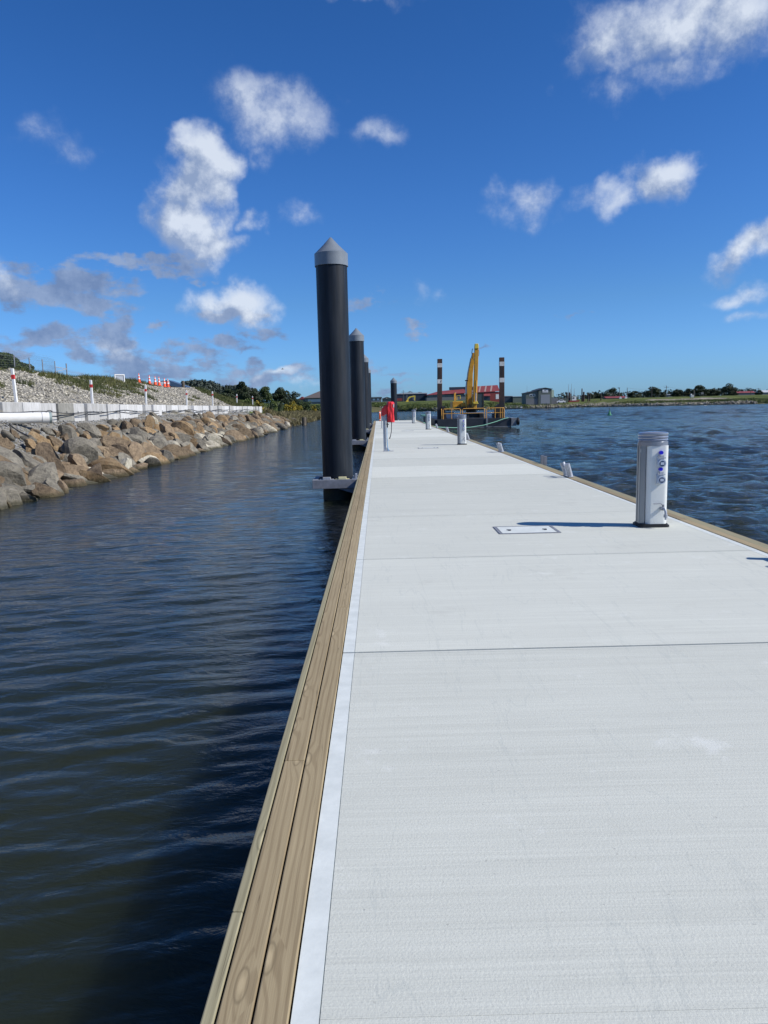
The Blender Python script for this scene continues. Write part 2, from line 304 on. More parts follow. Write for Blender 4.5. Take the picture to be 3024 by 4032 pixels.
# ------------------------------------------------------------------ mesh building
class MB:
    def __init__(s): s.v = []; s.f = []; s.mi = []; s.sm = []
    def add(s, vs, fs, mi=0, smooth=False):
        b = len(s.v); s.v.extend([tuple(v) for v in vs]); s.f.extend([tuple(i + b for i in f) for f in fs])
        s.mi.extend([mi] * len(fs)); s.sm.extend([smooth] * len(fs)); return s
    def box(s, x0, x1, y0, y1, z0, z1, mi=0, M4=None):
        vs = [Vector((x, y, z)) for z in (z0, z1) for y in (y0, y1) for x in (x0, x1)]
        if M4 is not None: vs = [M4 @ v for v in vs]
        return s.add(vs, [(0, 2, 3, 1), (4, 5, 7, 6), (0, 1, 5, 4), (2, 6, 7, 3), (0, 4, 6, 2), (1, 3, 7, 5)], mi)
    def bar(s, p, q, w, h=None, mi=0):
        p, q = Vector(p), Vector(q); h = h or w; d = q - p
        m = Matrix.Translation(p) @ d.to_track_quat('Z', 'Y').to_matrix().to_4x4()
        return s.box(-w / 2, w / 2, -h / 2, h / 2, 0, d.length, mi, m)
    def cyl(s, p, q, r0, r1=None, n=16, mi=0, smooth=True, caps=True):
        p, q = Vector(p), Vector(q); r1 = r0 if r1 is None else r1
        m = (q - p).to_track_quat('Z', 'Y').to_matrix(); vs = []
        for c, r in ((p, r0), (q, r1)):
            for i in range(n): a = 2 * PI * i / n; vs.append(c + m @ Vector((r * math.cos(a), r * math.sin(a), 0)))
        s.add(vs, [(i, (i + 1) % n, n + (i + 1) % n, n + i) for i in range(n)], mi, smooth)
        if caps:
            s.add([vs[i] for i in range(n)][::-1], [tuple(range(n))], mi); s.add(vs[n:], [tuple(range(n))], mi)
        return s
    def tube(s, pts, r, n=8, mi=0, closed=False):
        pts = [Vector(p) for p in pts]; N = len(pts); rings = []; up = None
        for i, p in enumerate(pts):
            d = (pts[(i + 1) % N] - pts[i - 1]) if closed else (pts[min(i + 1, N - 1)] - pts[max(i - 1, 0)])
            d.normalize()
            if up is None: up = d.orthogonal().normalized()
            up = (up - d * up.dot(d)).normalized(); w = d.cross(up); rr = r[i] if isinstance(r, (list, tuple)) else r
            rings.append([p + (up * math.cos(2 * PI * k / n) + w * math.sin(2 * PI * k / n)) * rr for k in range(n)])
        vs = [v for g in rings for v in g]; fs = []
        for i in range(N if closed else N - 1):
            j = (i + 1) % N
            for k in range(n): fs.append((i * n + k, i * n + (k + 1) % n, j * n + (k + 1) % n, j * n + k))
        s.add(vs, fs, mi, True)
        if not closed: s.add(rings[0][::-1], [tuple(range(n))], mi); s.add(rings[-1], [tuple(range(n))], mi)
        return s
    def lathe(s, prof, c=(0, 0, 0), n=24, sx=1, sy=1, mi=0, smooth=True, M4=None):
        vs = []; c = Vector(c)
        for r, z in prof:
            for i in range(n): a = 2 * PI * i / n; vs.append(Vector((r * sx * math.cos(a), r * sy * math.sin(a), z)))
        vs = [(M4 @ v if M4 is not None else v) + c for v in vs]
        fs = [(i * n + k, i * n + (k + 1) % n, (i + 1) * n + (k + 1) % n, (i + 1) * n + k) for i in range(len(prof) - 1) for k in range(n)]
        s.add(vs, fs, mi, smooth)
        s.add(vs[:n][::-1], [tuple(range(n))], mi); s.add(vs[-n:], [tuple(range(n))], mi); return s
    def prism(s, poly, axis, a0, a1, mi=0):   # poly of 2-D points, pushed along axis ('x','y','z')
        def P(u, v, w): return {'x': (w, u, v), 'y': (u, w, v), 'z': (u, v, w)}[axis]
        n = len(poly); vs = [P(u, v, a0) for u, v in poly] + [P(u, v, a1) for u, v in poly]
        return s.add(vs, [tuple(range(n))[::-1], tuple(range(n, 2 * n))] + [(i, (i + 1) % n, n + (i + 1) % n, n + i) for i in range(n)], mi)
    def mesh(s, name):
        me = bpy.data.meshes.new(name); me.from_pydata(s.v, [], s.f)
        me.polygons.foreach_set('material_index', s.mi); me.polygons.foreach_set('use_smooth', s.sm)
        me.update()
        import bmesh
        b = bmesh.new(); b.from_mesh(me); bmesh.ops.recalc_face_normals(b, faces=b.faces); b.to_mesh(me); b.free()
        if any(s.sm): me.set_sharp_from_angle(angle=R(38))
        return me
def add(name, me, mats, parent=None, loc=None, bevel=0):
    if isinstance(me, MB): me = me.mesh(name)
    for m in (mats if isinstance(mats, (list, tuple)) else [mats]):
        me.materials.append(M[m] if isinstance(m, str) else m)
    o = bpy.data.objects.new(name, me); COL.objects.link(o); o.parent = parent
    if loc is not None: o.location = loc
    if bevel:
        b = o.modifiers.new('bevel', 'BEVEL'); b.width = bevel; b.segments = 2; b.limit_method = 'ANGLE'; b.angle_limit = R(40)
    return o
def tag(o, label=None, cat=None, group=None, kind=None):
    if label: o['label'] = label
    if cat: o['category'] = cat
    if group: o['group'] = group
    if kind: o['kind'] = kind
    return o
def thing(name, label, cat, loc=(0, 0, 0), rz=0, group=None):
    o = bpy.data.objects.new(name, None); COL.objects.link(o); o.location = loc; o.rotation_euler = (0, 0, rz); o.empty_display_size = .1
    return tag(o, label, cat, group)
def kids(o): return [c for c in bpy.data.objects if c.parent == o]
def copy_tree(o, parent=None):
    c = o.copy(); COL.objects.link(c); c.parent = parent
    for ch in kids(o): copy_tree(ch, c)
    return c
def put(root, loc=None, rz=None, label=None, sc=None):
    if loc is not None: root.location = loc
    if rz is not None: root.rotation_euler = (0, 0, rz)
    if label: root['label'] = label
    if sc: root.scale = (sc, sc, sc)
    return root
def np_mesh(name, V, Fq):
    me = bpy.data.meshes.new(name); V = np.asarray(V, np.float32); Fq = np.asarray(Fq, np.int32); k = Fq.shape[1]
    me.vertices.add(len(V)); me.vertices.foreach_set('co', V.ravel()); me.loops.add(Fq.size); me.loops.foreach_set('vertex_index', Fq.ravel())
    me.polygons.add(len(Fq)); me.polygons.foreach_set('loop_start', np.arange(0, Fq.size, k, dtype=np.int32)); me.polygons.foreach_set('loop_total', np.full(len(Fq), k, np.int32))
    me.update(calc_edges=True); return me

# ------------------------------------------------------------------ ground, banks
LB_Y = [-300, 0, 17, 29, 61, 88, 135, 180, 214, 250, 275, 300]
LB_X = [-8.3, -8.35, -8.5, -8.9, -9.7, -10.4, -10.8, -12.2, -15, -12, -2, 30]
FB_X = [-2000, -60, -14, -6, 6, 20, 35, 56, 75, 97, 131, 300, 2000]
FB_Y = [240, 245, 262, 285, 282, 262, 265, 292, 285, 262, 254, 262, 320]
WALL = [(-12.0, 14), (-12.45, 20), (-12.75, 26), (-12.85, 33), (-13.0, 40), (-13.05, 46), (-13.25, 56), (-13.35, 66), (-13.45, 76), (-13.4, 86.5)]
def wall_x(y): return np.interp(y, [w[1] for w in WALL], [w[0] for w in WALL])
def sstep(a, b, x): t = np.clip((x - a) / (b - a), 0, 1); return t * t * (3 - 2 * t)
def height(x, y):
    x = np.asarray(x, float); y = np.asarray(y, float)
    xs = np.interp(y, LB_Y, LB_X); d = xs - x; wx = wall_x(y); wd = xs - wx          # wall distance inland
    rip = np.where(d < wd - .35, -.25 + (1.72 + .25) * np.clip(d / (wd - .35), -.5, 1), 1.72)
    back = 2.30 + 2.1 * np.clip((d - wd - .5) / 6.3, 0, 1)
    hA = np.where(d < wd + .2, rip, back)
    hB = np.interp(d, [-4, 0, 1.5, 4, 9, 22, 60], [-1.2, 0, .7, 1.1, 1.9, 4.0, 4.3])
    t = sstep(84, 96, y - np.clip((-15 - x) * 0.8, 0, 8) * 0)
    hl = hA * (1 - t) + hB * t
    hl = np.where(d < -.5, -1.5, hl) * 1.0
    hl = np.where(hl > 1, 1 + (hl - 1) * (1 - .35 * sstep(160, 260, y)), hl)
    df = y - np.interp(x, FB_X, FB_Y)
    sc = np.interp(x, [-400, 44, 57, 84, 96, 400], [1, 1, .52, .58, .78, .85])
    hf = np.interp(df, [-6, 0, 1.5, 4, 14, 26, 120, 400, 900, 2600], [-1.5, 0, .75, 1.1, 2.3, 3.35, 4.2, 4.6, 5, 6])
    hf = np.where(hf > 0, hf * sc + (1 - sc) * sstep(80, 300, df) * 1.2, hf)
    h = np.maximum(hl, hf)
    n = np.sin(x * 1.7 + np.sin(y * 1.1)) * np.cos(y * 1.3 + x * .4) * .06 + np.sin(x * .31 + 2) * np.sin(y * .23) * .12
    hill = 0 * sstep(450, 900, y) * np.exp(-((x + 260) / 160) ** 2) + 0 * sstep(400, 900, y) * np.exp(-((x + 150) / 90) ** 2)
    return np.where(h > .3, h + n * sstep(.3, 2.5, h), h) + hill
def H(x, y): return float(height(x, y))
xs_ = np.unique(np.concatenate([-np.geomspace(60, 6000, 36), np.arange(-60, -26, 2), np.arange(-26, -7, .45), np.arange(-7, 180, 4), np.geomspace(180, 6000, 34)]))
ys_ = np.unique(np.concatenate([-np.geomspace(20, 3000, 16), np.arange(-20, 12, 3), np.arange(12, 110, .8), np.arange(110, 230, 3), np.arange(230, 330, 1.2), np.arange(330, 450, 8), np.geomspace(450, 7000, 34)]))
GX, GY = np.meshgrid(xs_, ys_); GZ = height(GX, GY)
nx, ny = len(xs_), len(ys_); idx = np.arange(nx * ny).reshape(ny, nx)
me = np_mesh('ground', np.stack([GX, GY, GZ], -1).reshape(-1, 3), np.stack([idx[:-1, :-1], idx[:-1, 1:], idx[1:, 1:], idx[1:, :-1]], -1).reshape(-1, 4))
me.polygons.foreach_set('use_smooth', [True] * len(me.polygons))
Xf, Yf = GX.ravel(), GY.ravel(); dl = np.interp(Yf, LB_Y, LB_X) - Xf; dfr = Yf - np.interp(Xf, FB_X, FB_Y)
grav = ((Yf < 74 + np.clip((-14 - Xf), 0, 12) * 1.7) & (dl > -3) & (dl < 14 + 0 * Yf) & (dfr < -40)).astype(float)
road = np.exp(-((dfr - 16) / 7) ** 2) * ((Xf > 98) & (Xf < 128)) * .9 + ((Xf > 60) & (Xf < 92) & (dfr > 1) & (dfr < 16)) * .8
ca = me.color_attributes.new('zone', 'FLOAT_COLOR', 'POINT')
ca.data.foreach_set('color', np.stack([grav, road, np.clip(1 - dfr / 5, 0, 1) * (dfr > -8), np.ones_like(grav)], -1).astype(np.float32).ravel())
def ground_col(t, pos):
    at_ = t.new('ShaderNodeAttribute', attribute_name='zone'); s_ = t.new('ShaderNodeSeparateColor'); t.l.new(at_.outputs['Color'], s_.inputs[0])
    w = t.world
    g = t.mix(t.mapr(t.noise(t.mapping(w, sc=(.12, .12, .12)), 1, 5, .65), .38, .62), (.06, .085, .022, 1), (.145, .165, .05, 1))
    g = t.mix(t.mapr(t.noise(w, 1.1, 4, .7), .45, .7, 0, .6), g, (.05, .065, .02, 1))
    gr = t.mix(t.mapr(t.noise(w, 11, 4, .8), .4, .65), (.17, .16, .14, 1), (.40, .375, .32, 1))
    gr = t.mix(t.mapr(t.noise(w, .8, 4, .6), .5, .65, 0, .75), gr, (.12, .11, .06, 1))
    rd = t.mix(t.mapr(t.noise(w, .7, 4), .35, .65), (.20, .18, .15, 1), (.36, .32, .26, 1))
    edge = t.mapr(t.noise(w, .6, 4), .35, .65, -.25, .25)
    c = t.mix(t.mapr(t.math('ADD', s_.outputs[0], edge), .4, .6), g, gr)
    c = t.mix(t.mapr(t.math('ADD', s_.outputs[1], edge), .35, .6), c, rd)
    return t.mix(t.mapr(t.math('ADD', s_.outputs[2], edge), .7, .95, 0, .8), c, (.10, .09, .055, 1))
M['ground'] = mat('ground', ground_col, .95, bump=lambda t, p: (t.noise(t.world, 7, 6, .75), .8, .12), spec=.1)
tag(add('ground', me, 'ground'), kind='structure')

# ------------------------------------------------------------------ water
rs = [0.9]
while rs[-1] < 420: rs.append(rs[-1] * 1.0062 + .002)
rs += list(np.geomspace(440, 5200, 14)); rs = np.array(rs)
th = np.concatenate([np.linspace(-180, -50, 22)[:-1], np.linspace(-50, 46, 840), np.linspace(46, 180, 22)[1:]]) * PI / 180
RR, TT = np.meshgrid(rs, th, indexing='ij'); WX = RR * np.sin(TT); WY = RR * np.cos(TT)
rg = np.random.RandomState(3); WZ = np.zeros_like(WX); sp = np.maximum(RR * .0062, .01)
shel = np.where(WX > 1.5, 1.0, .40) + 0 * WX
shel = np.where(WX < 1.5, .40 + .5 * sstep(60, 200, WY), shel)
mR = sstep(-.5, 3.5, WX) if False else np.clip((WX - 1.0) / 2.5, 0, 1); mR = np.maximum(mR, sstep(70, 200, WY))
for i in range(104):
    left = i >= 60
    lam = math.exp(rg.uniform(math.log(.10 if left else .18), math.log(.62 if left else 1.9))); a = R(rg.normal(-13, 15) if left else rg.normal(-5, 34)); k = 2 * PI / lam
    amp = (.0046 * (lam / .6) ** 1.0 * .52) if left else .0066 * (lam / .8) ** (.95 if lam < 1.6 else .2)
    fade = np.clip((lam / sp - 3) / 4, 0, 1) * ((1 - mR) if left else (mR + .10 * (1 - mR)))
    wob = .6 * np.sin(WX * .35 + i) + .6 * np.sin(WY * .27 + 2 * i)
    ph = k * (WX * math.sin(a) + WY * math.cos(a)) + rg.uniform(0, 6.28) + wob
    env = .6 + .4 * np.sin(WX * .4 / lam + i * 1.7) * np.sin(WY * .22 / lam + i)
    WZ += amp * fade * env * (np.sin(ph) + (.42 if left else .3) * np.cos(2 * ph))
mO = np.clip((WX - 6) / 14, 0, 1)                      # rougher chop out in the open river
for i in range(26):
    lam = math.exp(rg.uniform(math.log(.8), math.log(2.3))); a = R(rg.normal(-5, 30)); k = 2 * PI / lam
    WZ += .0062 * (lam / 1.2) * np.clip((lam / sp - 2) / 3, 0, 1) * mO * (np.sin(k * (WX * math.sin(a) + WY * math.cos(a)) + rg.uniform(0, 6.28) + .7 * np.sin(WX * .21 + i) + .5 * np.sin(WY * .17 + i)))
for i in range(18):
    lam = math.exp(rg.uniform(math.log(1.8), math.log(4.5))); a = R(rg.normal(-5, 26)); k = 2 * PI / lam
    WZ += .0085 * (lam / 2) * np.clip((lam / sp - 1.6) / 2, 0, 1) * mO * sstep(45, 120, WY) * np.sin(k * (WX * math.sin(a) + WY * math.cos(a)) + rg.uniform(0, 6.28) + .7 * np.sin(WX * .21 + i))
WZ += 0.35 * WZ * np.abs(WZ) / .03
idx = np.arange(RR.size).reshape(RR.shape)
Vw = np.stack([WX, WY, WZ], -1).reshape(-1, 3); Fw = np.stack([idx[:-1, :-1], idx[1:, :-1], idx[1:, 1:], idx[:-1, 1:]], -1).reshape(-1, 4)[:, ::-1]
Vw = np.vstack([Vw, [[0, 0, 0]]]); me = np_mesh('water', Vw, Fw)
me.polygons.foreach_set('use_smooth', [True] * len(me.polygons))
def water_bump(t, pos):
    w = t.world
    a = t.noise(t.mapping(w, rot=(0, 0, .12), sc=(1.2, 2.6, 1)), 2.3, 5, .62, .5)
    b = t.noise(t.mapping(w, rot=(0, 0, -.35), sc=(1.2, 2.2, 1)), 5.5, 3, .6, .4)
    s_ = t.new('ShaderNodeSeparateXYZ'); t.l.new(w, s_.inputs[0])
    k = t.mapr(s_.outputs[0], -.5, 3, .50, 1.5)
    dist = t.vmath('LENGTH', w)
    k2 = t.mapr(dist, 4, 80, .22, 4.2)
    h = t.math('ADD', a, t.math('MULTIPLY', b, .16))
    return t.math('MULTIPLY', t.math('MULTIPLY', h, k), k2), .9, .11
M['water'] = mat('river_water', blotch((.016, .021, .012), (.025, .029, .016), .3, 3, use='world'), lambda t, p: t.mapr(t.vmath('LENGTH', t.world), 40, 200, .06, .14), bump=water_bump, spec=.5)
M['water'].node_tree.nodes['Principled BSDF'].inputs['IOR'].default_value = 1.333
pw = M['water'].node_tree.nodes['Principled BSDF']; wt_ = NT(M['water'].node_tree); bn_ = next(n for n in wt_.n if n.type == 'BUMP')
wg_ = wt_.new('ShaderNodeNewGeometry').outputs['Position']; cn_ = wt_.new('ShaderNodeTexNoise'); wt_.l.new(wt_.mapping(wg_, sc=(.8, 1.6, 1)), cn_.inputs['Vector']); cn_.inputs['Scale'].default_value = 2.2; cn_.inputs['Detail'].default_value = 5
cw_ = wt_.vmath('MULTIPLY', wt_.vmath('SUBTRACT', cn_.outputs['Color'], (.5, .5, .5)), (.9, 2.2, 0)); sp_ = wt_.new('ShaderNodeSeparateXYZ'); wt_.l.new(wg_, sp_.inputs[0])
sc_w = wt_.math('MULTIPLY', wt_.mapr(wt_.vmath('LENGTH', wg_), 10, 75, .10, 1.0), wt_.mapr(sp_.outputs[0], -1, 3, .55, 1.0)); scv = wt_.new('ShaderNodeVectorMath', operation='SCALE'); wt_.l.new(cw_, scv.inputs[0]); wt_.l.new(sc_w, scv.inputs['Scale'])
wt_.l.new(wt_.vmath('NORMALIZE', wt_.vmath('ADD', bn_.outputs[0], scv.outputs[0])), pw.inputs['Normal'])
pw.subsurface_method = 'BURLEY'; pw.inputs['Subsurface Weight'].default_value = 1.0
pw.inputs['Subsurface Radius'].default_value = (.8, .8, .8); pw.inputs['Subsurface Scale'].default_value = 1.5
tag(add('water', me, 'water'), kind='structure')

# ------------------------------------------------------------------ pontoon (one floating thing)
DZ = 0.47; XL, XR = -.26, 3.87; Y0 = -4.215; PITCH = 2.94; NS = 29
pon = thing('floating_pontoon', 'long white concrete floating pontoon edged with timber boards, running out over the river', 'pontoon', (0, 0, 0))
for i in range(NS):
    y0 = Y0 + i * PITCH; y1 = y0 + PITCH; g = .012 if abs(y1 - 4.6) < .3 else .005
    lo = .004 if not (abs(y0 - 4.6) < .3) else .014
    m = MB(); L = y1 - y0 - g - lo; b = .075; e = .05; gr = .003
    w = XR - XL; yc = y0 + lo
    m.box(0, w, 0, L, -.16, -.006, 1)
    m.box(0, b - gr, 0, L, -.0058, 0, 1); m.box(w - b + gr, w, 0, L, -.0058, 0, 1)          # smooth side strips
    m.box(b, w - b, 0, e - gr * .5, -.0058, -.0002, 0)                                       # end strip
    m.box(b, w - b, e, L - .03, -.0058, -.0008, 0); m.box(b, w - b, L - .0295, L, -.0058, -.0003, 0)
    add('deck_slab', m, ['concrete', 'trowel'], pon, (XL, yc, DZ + rnd.uniform(-.001, .001)))
add('float_body', MB().box(XL - .06, XR + .08, Y0, Y0 + NS * PITCH, -.6, DZ - .17), 'float', pon)
YE = Y0 + NS * PITCH
def planks(xa, xb, start, mt, step=5.4, z1=DZ + .008, z0=DZ - .2):
    y = Y0 + start - step
    while y < YE:
        a = max(y, Y0); b_ = min(y + step, YE)
        if b_ - a > .3: add('timber_plank', MB().box(0, xb - xa, 0, b_ - a - .004, 0, z1 - z0), mt, pon, (xa, a, z0 + rnd.uniform(-.002, .002)), bevel=.004)
        y += step
planks(-.490, -.456, 6.35, 'wood_green'); planks(-.450, -.362, 7.35, 'wood'); planks(-.356, -.266, 9.9, 'wood')
planks(XR + .006, XR + .110, 3.0, 'wood'); planks(XR + .118, XR + .24, 5.2, 'wood_green', z1=DZ + .002)
add('end_timber', MB().box(-.49, XR + .24, YE + .006, YE + .1, DZ - .2, DZ + .006), 'wood', pon, bevel=.004)

# pit lids set in the deck
def pit(y, label):
    t = thing('pit_lid', label, 'hatch', (1.42, y, DZ), 0, 'service pit lids in the pontoon deck')
    m = MB(); w, h = .74, .54
    for a in ((0, w, 0, .028), (0, w, h - .028, h), (0, .035, .028, h - .028), (w - .035, w, .028, h - .028)): m.box(a[0], a[1], a[2], a[3], .001, .007)
    add('frame', m, 'galv_dull', t)
    add('lid', MB().box(.042, w - .042, .034, h - .034, .001, .0055), 'trowel', t)
    for x in (.13, w - .17): add('lift_handle', MB().box(x, x + .05, .24, .28, .006, .010).box(x + .01, x + .04, .20, .235, .006, .009), 'dark', t)
    return t
pit(8.84, 'flat grey framed pit lid in the deck, nearest the camera beside the pedestal shadow')
pit(27.2, 'flat pit lid in the deck near the covered hose reel')
pit(46.6, 'small distant pit lid beside the third white pedestal')

# ------------------------------------------------------------------ guide piles with collars
def make_pile():
    t = thing('guide_pile', 'x', 'pile', (0, 0, 0), 0, 'black guide piles along the pontoon')
    r = .335; zt = 5.02
    add('sleeve', MB().lathe([(r, -1.5), (r, 0), (r, 2.5), (r, zt)], n=48), 'sleeve', t)
    cp = add('cap', MB().lathe([(r + .005, zt - .02), (r + .022, zt - .02), (r + .022, zt + .24), (r + .008, zt + .25)], n=48), 'pilecap', t)
    add('cone', MB().lathe([(r + .010, zt + .248), (r * .5, zt + .42), (.02, zt + .58), (.004, zt + .585)], n=48), 'pilecap', cp)
    add('algae_band', MB().lathe([(r + .003, -.1), (r + .004, .12), (r + .001, .2)], n=48), mat('weed_film', blotch((.02, .03, .014), (.035, .045, .02), 6), .7) if 'weed' not in M else M['weed'], t)
    return t
def make_collar(t):                    # steel bracket round the pile, fixed to the pontoon side
    x0, x1 = -.52, .46                 # local: pile centre at 0
    m = MB().box(-.53, .445, -.50, -.38, DZ - .19, DZ).box(-.53, .445, .38, .50, DZ - .19, DZ).box(-.53, -.42, -.378, .378, DZ - .188, DZ - .002)
    add('frame', m, 'galv_dull', t, bevel=.006)
    g = MB(); 
    for y in (-.46, .42): g.prism([(.0, DZ - .192), (.42, DZ - .192), (.42, DZ - .33)], 'y', y, y + .02)
    add('gusset', g, 'galv_dull', t)
    for k, (x, y, mt) in enumerate(((-.22, -.42, 'galv'), (.12, -.42, 'pad_y'), (-.2, .42, 'pad'), (.14, .42, 'pad'))):
        add('wear_pad', MB().box(x - .085, x + .085, y - .04, y + .045, DZ + .002, DZ + .055).box(x - .15, x + .15, y - .02, y + .03, DZ + .0015, DZ + .015), mt, t, bevel=.005)
    b = MB().box(.33, .44, -.47, -.36, DZ + .002, DZ + .02).box(.40, .44, -.47, -.36, DZ + .02, DZ + .12).bar((.34, -.42, DZ + .02), (.41, -.42, DZ + .11), .02)
    add('bolt_bracket', b, 'galv', t)
M['weed'] = mat('weed_film', blotch((.014, .02, .012), (.03, .036, .02), 6), .7)
pl = ['tall near black pile with grey pointed cap, by the pontoon timber edge', 'second black capped pile from the near end', 'third black capped pile from the near end, mostly hidden', 'fourth black capped pile, farthest of the row beside the left boards']
cl = ['steel collar around the nearest black pile', 'steel collar around the second black pile', 'steel collar around the third black pile', 'steel collar around the fourth black pile']
p0 = make_pile(); c0 = thing('pile_collar', cl[0], 'collar', (0, 0, 0), 0, 'steel pile collars on the pontoon side'); make_collar(c0)
for i, y in enumerate((16.62, 35.3, 51.9, 68.3)):
    p = p0 if i == 0 else copy_tree(p0); put(p, (-.93, y, 0), .3 * i, pl[i])
    c = c0 if i == 0 else copy_tree(c0); put(c, (-.93, y, 0), 0, cl[i])
pe = copy_tree(p0); put(pe, (1.72, YE + .75, -.55), 1.0, 'black capped pile standing beyond the far end of the pontoon')
ce = copy_tree(c0); put(ce, (1.72, YE + .75 - .1, 0), -PI / 2, 'steel collar around the pile beyond the pontoon end')
ce.rotation_euler = (0, 0, -PI / 2)

# ------------------------------------------------------------------ service pedestals
def rrect(w, d, r, n=6):
    pts = []
    for cx, cy, a0 in ((w / 2 - r, -d / 2 + r, -90), (w / 2 - r, d / 2 - r, 0), (-w / 2 + r, d / 2 - r, 90), (-w / 2 + r, -d / 2 + r, 180)):
        for k in range(n + 1): a = R(a0 + 90 * k / n); pts.append((cx + r * math.cos(a), cy + r * math.sin(a)))
    return pts
def smooth_all(o):
    o.data.polygons.foreach_set('use_smooth', [True] * len(o.data.polygons)); o.data.set_sharp_from_angle(angle=R(35)); return o
def make_pedestal():
    t = thing('service_pedestal', 'x', 'pedestal', (0, 0, 0), 0, 'white service pedestals along the pontoon')
    w, d, h = .325, .27, 1.0
    add('base_plate', MB().prism(rrect(w + .05, d + .05, .05), 'z', 0, .025).prism(rrect(w + .02, d + .02, .05), 'z', .025, .04), 'black', t)
    smooth_all(add('body', MB().prism(rrect(.265, d, .06, 8), 'z', .04, h), 'white', t, (.028, 0, 0)))
    m = MB().prism([(-.165, -.07), (-.112, -.095), (-.112, .095), (-.165, .07)], 'z', .04, h)
    add('side_panel', m, 'alu', t)
    m = MB().box(-.171, -.158, -.062, -.030, .05, h - .01).box(-.171, -.158, .03, .062, .05, h - .01)
    add('side_rail', m, 'alu', t)
    cp = add('cap', MB().lathe([(.17, h - .005), (.181, h), (.181, h + .045), (.172, h + .048), (.172, h + .062), (.182, h + .066), (.176, h + .084), (.183, h + .098), (.176, h + .116), (.184, h + .132), (.180, h + .152), (.15, h + .163), (.05, h + .17)], n=40, sx=1.0, sy=.80), 'caplight', t)
    smooth_all(cp)
    # sun mount: sockets and the tap on the front (-y) face
    fy = -d / 2
    for z in (.80, .60):
        s = add('socket', MB().box(.005, .085, fy - .035, fy + .01, z - .06, z + .055).cyl((.055, fy - .02, z - .012), (.055, fy - .062, z - .012), .052, .048, 24), 'socket', t, bevel=.004)
        add('socket_rim', MB().cyl((.055, fy - .0625, z - .012), (.055, fy - .066, z - .012), .034, n=20), 'socket_dk', s)
        add('socket_window', MB().box(.033, .077, fy - .069, fy - .0665, z - .028, z + .004), 'socket', s, bevel=.004)
        add('hinge', MB().box(.012, .10, fy - .05, fy - .015, z + .048, z + .062).box(.035, .078, fy - .045, fy - .01, z + .062, z + .085), 'galv', s)
        k = add('blue_knob', MB().cyl((.052, fy + .01, z + .118), (.052, fy - .035, z + .118), .024, .022, 14), 'blue', t)
    tp = add('tap', MB().cyl((.075, fy + .01, .235), (.082, fy - .06, .235), .024, .022, 14).tube([(.082, fy - .05, .24), (.092, fy - .085, .235), (.10, fy - .10, .20), (.10, fy - .10, .165)], .016, 10).cyl((.10, fy - .10, .17), (.10, fy - .10, .135), .026, n=8).cyl((.10, fy - .10, .135), (.10, fy - .10, .105), .012, n=8), 'galv', t)
    add('tap_handle', MB().tube([(.085, fy - .045, .262), (.07, fy - .05, .285), (.055, fy - .055, .30), (-.035, fy - .055, .298)], .006, 6).cyl((.085, fy - .045, .25), (.085, fy - .045, .285), .014, n=8), 'galv_dull', tp)
    add('latch', MB().box(-.168, -.16, -.07 + .0, -.055, h - .08, h - .04), 'white', t)
    return t
pe0 = make_pedestal()
pl = ['white service pedestal with blue knobs and tap, nearest and largest', 'white service pedestal, second from the near end', 'white service pedestal, third from the near end', 'white service pedestal at the far end of the pontoon, smallest']
for i, (x, y) in enumerate(((3.37, 9.22), (3.24, 29.35), (3.22, 48.8), (3.16, 67.3))):
    p = pe0 if i == 0 else copy_tree(pe0); put(p, (x, y, DZ), R(-2), pl[i])

# ------------------------------------------------------------------ mooring cleats: two leaning galvanised tubes with a cross pin
def make_cleat():
    t = thing('mooring_cleat', 'x', 'cleat', (0, 0, 0), 0, 'galvanised mooring cleats along the right timber edge')
    add('base_plate', MB().box(-.06, .06, -.24, .24, 0, .012), 'galv', t, bevel=.003)
    for y in (-.15, .15):
        add('horn', MB().cyl((0, y, .01), (-.085, y + math.copysign(.05, y), .275), .054, n=16).cyl((-.06, y - .09, .18), (-.06, y + .095, .18), .032, n=12), 'galv', t)
    return t
c0 = make_cleat()
cl = ['galvanised double cleat on the right timber edge, nearest', 'galvanised double cleat on the right edge between first and second pedestals', 'galvanised double cleat just before the second pedestal', 'galvanised cleat just beyond the second pedestal',
      'galvanised cleat on the right edge between second and third pedestals', 'galvanised cleat on the right edge near the third pedestal', 'galvanised cleat holding the green rope, farthest of the row']
for i, (x, y) in enumerate(((4.03, 6.86), (3.95, 15.6), (3.94, 24.2), (3.94, 33.2), (3.93, 42.6), (3.93, 50.5), (3.93, 59.8))):
    c = c0 if i == 0 else copy_tree(c0); put(c, (x, y, DZ + .012), 0, cl[i])
t = thing('ladder_top', 'small pair of grey ladder posts rising beyond the right timber edge', 'ladder', (4.24, 19.3, 0), 0)
for y in (-.17, .17): add('rail', MB().bar((.0, y, -.4), (.0, y, .66), .07, .10), 'galv_dull', t)
for z in (-.1, .12, .34): add('rung', MB().bar((0, -.12, z), (0, .12, z), .03), 'galv_dull', t)

